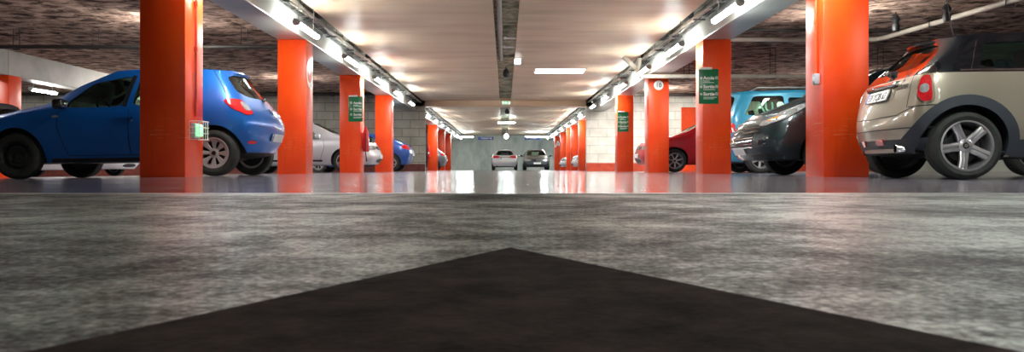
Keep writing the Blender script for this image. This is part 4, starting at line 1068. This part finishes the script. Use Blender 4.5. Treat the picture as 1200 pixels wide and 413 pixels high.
    # tailpipe
b = MB(); xe = c.hit(.52, .30, 180)[0].x
b.lathe([(.036, -.07), (.042, -.06), (.042, .10), (.034, .10), (.034, -.05)], 24, 'x', (xe, -.50, .285)); b.f = [f for f in b.f if len(f) <= 4]; b.m = [0] * len(b.f)
part('tailpipe', b, M['chrome'], c.root)
b = MB(); b.lathe([(0, .0), (.035, .0)], 20, 'x', (xe, -.50, .285)); part('tailpipe_mouth', b, M['ink'], c.root, sm=False)
# gecko-like squiggle and script on the tailgate
for pth in ([(.40, .90), (.43, .935), (.41, .965), (.45, .99), (.43, 1.02)], [(.40, .94), (.45, .925)], [(.39, .98), (.47, .965)]):
    c.line('sticker', [(u * -1, z) for u, z in pth], 180, M['ink'], .012, .003, sub=4)
me = text_mesh('COOPER', .062, M['slate'], .002)
sc = .20 / max(v.co.x for v in me.vertices)
# text reads along -y when seen from behind
for v in me.vertices:
    u = .37 + v.co.x * sc; z = .85 + v.co.y; h = c.hit(u, z, 180)[0]; v.co = (h.x - .004, h.y, h.z)
link('badge_lettering', me, c.root)
spoiler(c, [(-1.06, 1.35), (-1.16, 1.343), (-1.275, 1.315), (-1.265, 1.297), (-1.10, 1.30)], .47, .085, M['gloss_black'])
b = MB(); b.tube([(-.97, 0, 1.40), (-1.0, 0, 1.52), (-1.045, 0, 1.86)], [.008, .005, .003], 8); b.lathe([(.028, -.02), (.022, .012), (.010, .03)], 14, o=(-.97, 0, 1.395)); part('aerial', b, M['black'], c.root)
xw = c.hit(0, 1.04, 180)[0].x
b = MB(); b.lathe([(0, -.05), (.035, -.04), (.04, .03), (0, .04)], 14, 'x', (xw, 0, 1.035)); b.tube([(xw - .045, 0, 1.035), (xw - .05, .06, 1.05)], .016, 8)
b.tube([(xw - .05, .0, 1.04), (c.hit(-.34, 1.09, 180)[0].x - .02, .34, 1.09)], .010, 6); part('rear_wiper', b, M['black'], c.root)
c.both(c.patch, 'headlamp', [(1.88, .45, .70), (1.80, .45, .86), (1.62, .74, .88), (1.62, .76, .72)], 25, M['lamp_clear'], .006, .02, 2, 8)
c.patch('grille', [(-.32, .60), (.32, .60), (.32, .70), (-.32, .70)], 0, M['black'], .005, .015, 2, 6)
c.patch('window_sticker', [(.42, 1.09), (.47, 1.09), (.47, 1.14), (.42, 1.14)], 180, M['sign_white'], -.008, .003, 2, 5)

# 3 dark people carrier, nose to the lane, behind the bright pillar
P = hatch(wb=2.73, fo=.965, ro=.78, W=1.83, H=1.64, R=.32, rim=.20, zn=.84, zf=1.11, xc=1.08, zc=1.22, xm=.60, zm=1.44, x1=-.05, x2=-1.72, z2=1.57, xg=-2.0, zb=1.0, zbr=1.08, nw=.60,
          nose=(-.10, 0, -.02, -.10, -.16, -.22), bf=.13, style='s6', paint='paint_dark', dn=.07, z0=.22, glass='glass_dark',
          side=[[(.72, 1.05), (.20, 1.43), (-.30, 1.49), (-.26, 1.05)], [(-.38, 1.05), (-.42, 1.49), (-1.2, 1.47), (-1.5, 1.12)]])
c = Car('car', 'dark slate people carrier nosing out behind the bright right pillar, chevron grille', P, (5.735, 11.2, 0), PI, lev=3)
c.mirror(.62, 1.08); c.handle(-.2, .9)
xf = P['wb'] / 2 + P['fo']
c.both(c.patch, 'headlamp', [(2.22, .52, .70), (2.15, .64, .68), (1.93, .83, .77), (1.60, .84, .965), (1.60, .78, 1.01), (1.90, .62, .90)], 45, M['lamp_clear'], .008, .02, 2, 12, None, .15)
c.both(c.patch, 'indicator_lens', [(2.10, .62, .735), (1.98, .74, .775), (1.96, .74, .83), (2.08, .62, .79)], 45, M['lamp_amber'], .012, .012, 2, 6)
c.both(c.patch, 'lamp_reflector', [(1.90, .74, .82), (1.76, .80, .86), (1.76, .79, .92), (1.90, .70, .89)], 45, M['chrome'], .013, .012, 2, 6)
c.patch('grille', [(-.50, .575), (.50, .575), (.56, .68), (-.56, .68)], 0, M['black'], .004, .015, 1, 8)
for k, z in enumerate((.60, .66)):
    c.line('chevron_bar', [(-.58, z + .015), (-.2, z), (-.09, z + .030), (0, z + .045), (.09, z + .030), (.2, z), (.58, z + .015)], 0, M['chrome'], .018, .010, parent=c.root)
c.patch('air_intake', [(-.46, .36), (.46, .36), (.56, .54), (-.56, .54)], 0, M['ink'], .004, .015, 1, 10)
for z in (.40, .445, .49, .53): c.line('intake_slat', [(-.50, z), (0, z - .012), (.50, z)], 0, M['chrome'], .014, .012, parent=c.root)
c.both(c.patch, 'fog_lamp_bezel', [(2.26, .50, .39), (2.25, .54, .52), (2.02, .80, .50), (2.04, .80, .41)], 40, M['slate'], .006, .02, 2, 10, None, .15)
c.both(c.patch, 'fog_lamp', [(2.20, .61, .41), (2.20, .61, .50), (2.11, .71, .50), (2.11, .71, .41)], 40, M['gloss_black'], .012, .02, 3, 6)
for z in (.435, .465, .49): c.both(c.line, 'bezel_slat', [(2.24, .53, z), (2.04, .79, z)], 40, M['paint_dark'], .010, .012)
c.both(c.patch, 'lower_intake', [(2.18, .30, .265), (2.18, .30, .30), (2.0, .80, .305), (2.0, .80, .27)], 20, M['ink'], .004, .012, 1, 8)
c.plate(False, .345, None, .26, .055, .02)
c.both(c.line, 'bonnet_gap', [(2.0, .60, .74), (1.5, .76, 1.03), (1.2, .80, 1.1)], 60, M['ink'], .010)
b = MB()
for s in (1, -1): b.tube([(1.30, s * .1, 1.165), (1.20, s * .45, 1.20), (1.05, s * .62, 1.27)], .012, 6)
part('wiper_blades', b, M['black'], c.root)

# 4 tall teal van, rear to the lane
P = hatch(wb=2.70, fo=.75, ro=.70, W=1.75, H=1.90, R=.315, rim=.205, zn=.86, zf=1.02, xc=1.06, zc=1.14, xm=.76, zm=1.45, x1=.40, x2=-1.72, z2=1.84, xg=-1.96, zb=1.14, zbr=1.24, style='s6', paint='paint_teal', glass='glass_green', pale=1, wt=.80,
          side=[[(.86, 1.20), (.42, 1.62), (-.05, 1.70), (-.02, 1.19)], [(-.12, 1.20), (-.14, 1.70), (-.72, 1.70), (-.70, 1.22)], [(-.80, 1.27), (-.82, 1.74), (-1.48, 1.73), (-1.72, 1.30)]])
c = Car('car', 'teal van with roof rails behind the dark people carrier, lettering in its side window', P, (7.07, 17.95, 0), 0)
c.mirror(.75, 1.2); c.handle(-.1, 1.02); common(c, lamps_r=[(-2.0, .66, .90), (-2.0, .64, 1.12), (-1.92, .80, 1.12), (-1.92, .81, .90)])
for s in (1, -1):
    b = MB(); b.tube([(.2, s * .60, 1.85), (.10, s * .60, 1.935), (-1.35, s * .60, 1.93), (-1.55, s * .60, 1.83)], .022, 8); part('roof_rail', b, M['steel'], c.root)
me = text_mesh('AU', .30, basic('pale_green_lettering', (.20, .62, .34), .4), .006)
for v in me.vertices:
    h = c.hit(-1.46 + v.co.x, 1.38 + v.co.y, 270)[0]; v.co = (h.x, h.y - .004, h.z)
link('window_lettering', me, c.root)
c.patch('window_sticker', [(-.98, 1.44), (-.82, 1.44), (-.82, 1.60), (-.98, 1.60)], 270, basic('pale_window_sticker', (.45, .72, .55), .5), .001, .003, 1, 5)
c.plate(True, .70, None)

# 5 red hatchback, nose to the lane
P = hatch(wb=2.6, fo=.90, ro=.70, W=1.76, H=1.52, R=.315, rim=.215, zn=.80, zf=1.0, xc=.95, zc=1.10, xm=.50, zm=1.33, x1=.10, zb=.94, zbr=1.0, style='y7', paint='paint_red')
c = Car('car', 'red hatchback between the number 10 pillar and the green-signed pillar', P, (5.94, 21.72, 0), PI)
c.mirror(.60, 1.03); c.handle(-.2, .84); common(c); c.plate(False, .46, None)
c.seams([[(.74, .92), (.76, .7), (.62, .3)], [(-.2, .9), (-.2, .32)]], 0, 0)
for phi in (90, 270): c.line('side_rub_strip', [(.70, .56), (-.85, .58)], phi, M['black'], .04, .006, sub=12)
# 6 silver-white hatchback, nose to the lane, left
P = hatch(wb=2.6, fo=.88, ro=.70, W=1.76, H=1.54, R=.315, rim=.21, zn=.80, zf=.98, xc=1.02, zc=1.06, xm=.55, zm=1.31, x1=.05, style='s5', paint='paint_silver', bf=.10, pale=1)
c = Car('car', 'silver-white hatchback between the ringed pillar and the extinguisher pillar, nose to lane', P, (-5.72, 22.05, slope(-5.72)), 0, -.015)
c.mirror(.62, 1.0); c.handle(-.2, .82); common(c); c.plate(False, .44, None)
c.seams([[(.74, .9), (.76, .7), (.62, .3)], [(-.2, .9), (-.2, .32)]], 0, 0)
for phi in (90, 270): c.line('side_rub_strip', [(.70, .34), (-.85, .36)], phi, M['black'], .05, .006, sub=12)
# 7 blue car deep left
P = hatch(H=1.42, paint='paint_blue2', z2=1.34, x2=-1.0, xg=-1.75, zbr=1.0, side=[[(.62, .935), (.56, 1.02), (.30, 1.18), (-.18, 1.29), (-.12, .94)], [(-.24, .945), (-.28, 1.295), (-.62, 1.26), (-.90, 1.02)]], style='y7')
c = Car('car', 'bright blue car tail before the left block wall, right of the fourth left pillar', P, (-5.36, 28.3, slope(-5.36)), PI, .015)
c.mirror(.62, .98); common(c); c.plate(True, .62, None)
# 8 black car in the outer left row
P = hatch(H=1.42, paint='paint_black', style='y7')
c = Car('car', 'black car at the far left edge, its roof showing above the blue bonnet', P, (-11.0, 14.6, slope(-11.0)), PI, .015)
c.mirror(.62, .98); common(c)
# 9 white car in the outer left row
P = hatch(paint='paint_white', style='s9')
c = Car('car', 'white car far left, only wheels and sill showing beneath the blue hatchback', P, (-13.95, 24.2, slope(-13.95)), 0, -.015)
c.mirror(.62, .98); common(c)
# 10 grey MPV far left
P = hatch(H=1.66, zm=1.36, zc=1.1, zf=1.0, z2=1.56, zb=.98, zbr=1.06, paint='paint_grey', x2=-1.2, xg=-1.72, xm=.55, style='y7')
c = Car('car', 'grey car with sloping tail between the far left pillars beyond the block wall', P, (-5.42, 45.8, slope(-5.42)), PI, .015)
c.mirror(.62, 1.06); common(c); c.plate(True, .6, None)
# 11, 12 far right
P = hatch(paint='paint_white', style='s5')
c = Car('car', 'white car nose showing between orange pillars past the cream block wall', P, (5.80, 41.2, 0), PI)
c.mirror(.62, .98); common(c); c.plate(False, .44, None)
P = hatch(paint='paint_silver', style='s5')
c = Car('car', 'silver car nose low before the far letter A pillar', P, (5.75, 49.4, 0), PI)
c.mirror(.62, .98); common(c); c.plate(False, .44, None)
# 13, 14 in the lane by the end wall
P = hatch(paint='paint_silver', W=1.77, H=1.42, style='s9', z2=1.35, zbr=.94, wt=.63, x2=-1.30, glass='glass_dark', rw=[(-.64, 1.0), (.64, 1.0), (.44, 1.31), (-.44, 1.31)])
c = Car('car', 'silver hatchback seen from behind in the lane before the end wall', P, (.02, 53.1, 0), PI / 2)
c.mirror(.62, .98); common(c, grille=False, lamps_r=[(-2.0, .45, .80), (-2.0, .45, .95), (-1.8, .84, .96), (-1.82, .85, .82)]); c.plate(True, .80, None)
b = MB(); b.lathe([(.04, -.05), (.04, .1)], 14, 'x', (-1.95, .5, .27)); part('tailpipe', b, M['ink'], c.root)
P = hatch(paint='paint_mid', W=1.77, H=1.44, style='s9', zn=.78, zc=.97, wt=.63, glass='glass_green', ws=[(-.66, 1.0), (.66, 1.0), (.50, 1.36), (-.50, 1.36)])
c = Car('car', 'dark grey car facing the camera in the lane before the end wall', P, (2.17, 53.2, 0), -PI / 2)
c.mirror(.62, .98); common(c); c.plate(False, .46, None)

# ------------------------------------------------------------------ camera, world, view
w = bpy.data.worlds.new('World'); SC.world = w; w.use_nodes = True
w.node_tree.nodes['Background'].inputs[0].default_value = (.6, .62, .65, 1); w.node_tree.nodes['Background'].inputs[1].default_value = .05
cam = bpy.data.cameras.new('Camera'); co = bpy.data.objects.new('Camera', cam); COL.objects.link(co); SC.camera = co
co.location = (0, 0, HC); co.rotation_euler = (PI / 2, 0, 0)
cam.sensor_width = 36; cam.lens = FPX / 1200 * 36; cam.clip_start = .02; cam.clip_end = 200
cam.shift_x = 9 / 1200; cam.shift_y = -8.5 / 1200
cam.dof.use_dof = True; cam.dof.focus_distance = 9.5; cam.dof.aperture_fstop = 16.
vs = SC.view_settings; SC.display_settings.display_device = 'sRGB'; vs.view_transform = 'Standard'; vs.look = 'None'; vs.gamma = 1; vs.use_curve_mapping = False; vs.exposure = 1.65
try:
    SC.cycles.use_denoising = True; SC.cycles.max_bounces = 8; SC.cycles.diffuse_bounces = 4; SC.cycles.glossy_bounces = 4; SC.cycles.transparent_max_bounces = 12
    SC.cycles.sample_clamp_indirect = 6.; SC.cycles.caustics_reflective = False; SC.cycles.caustics_refractive = False; SC.cycles.blur_glossy = .2
except Exception: pass
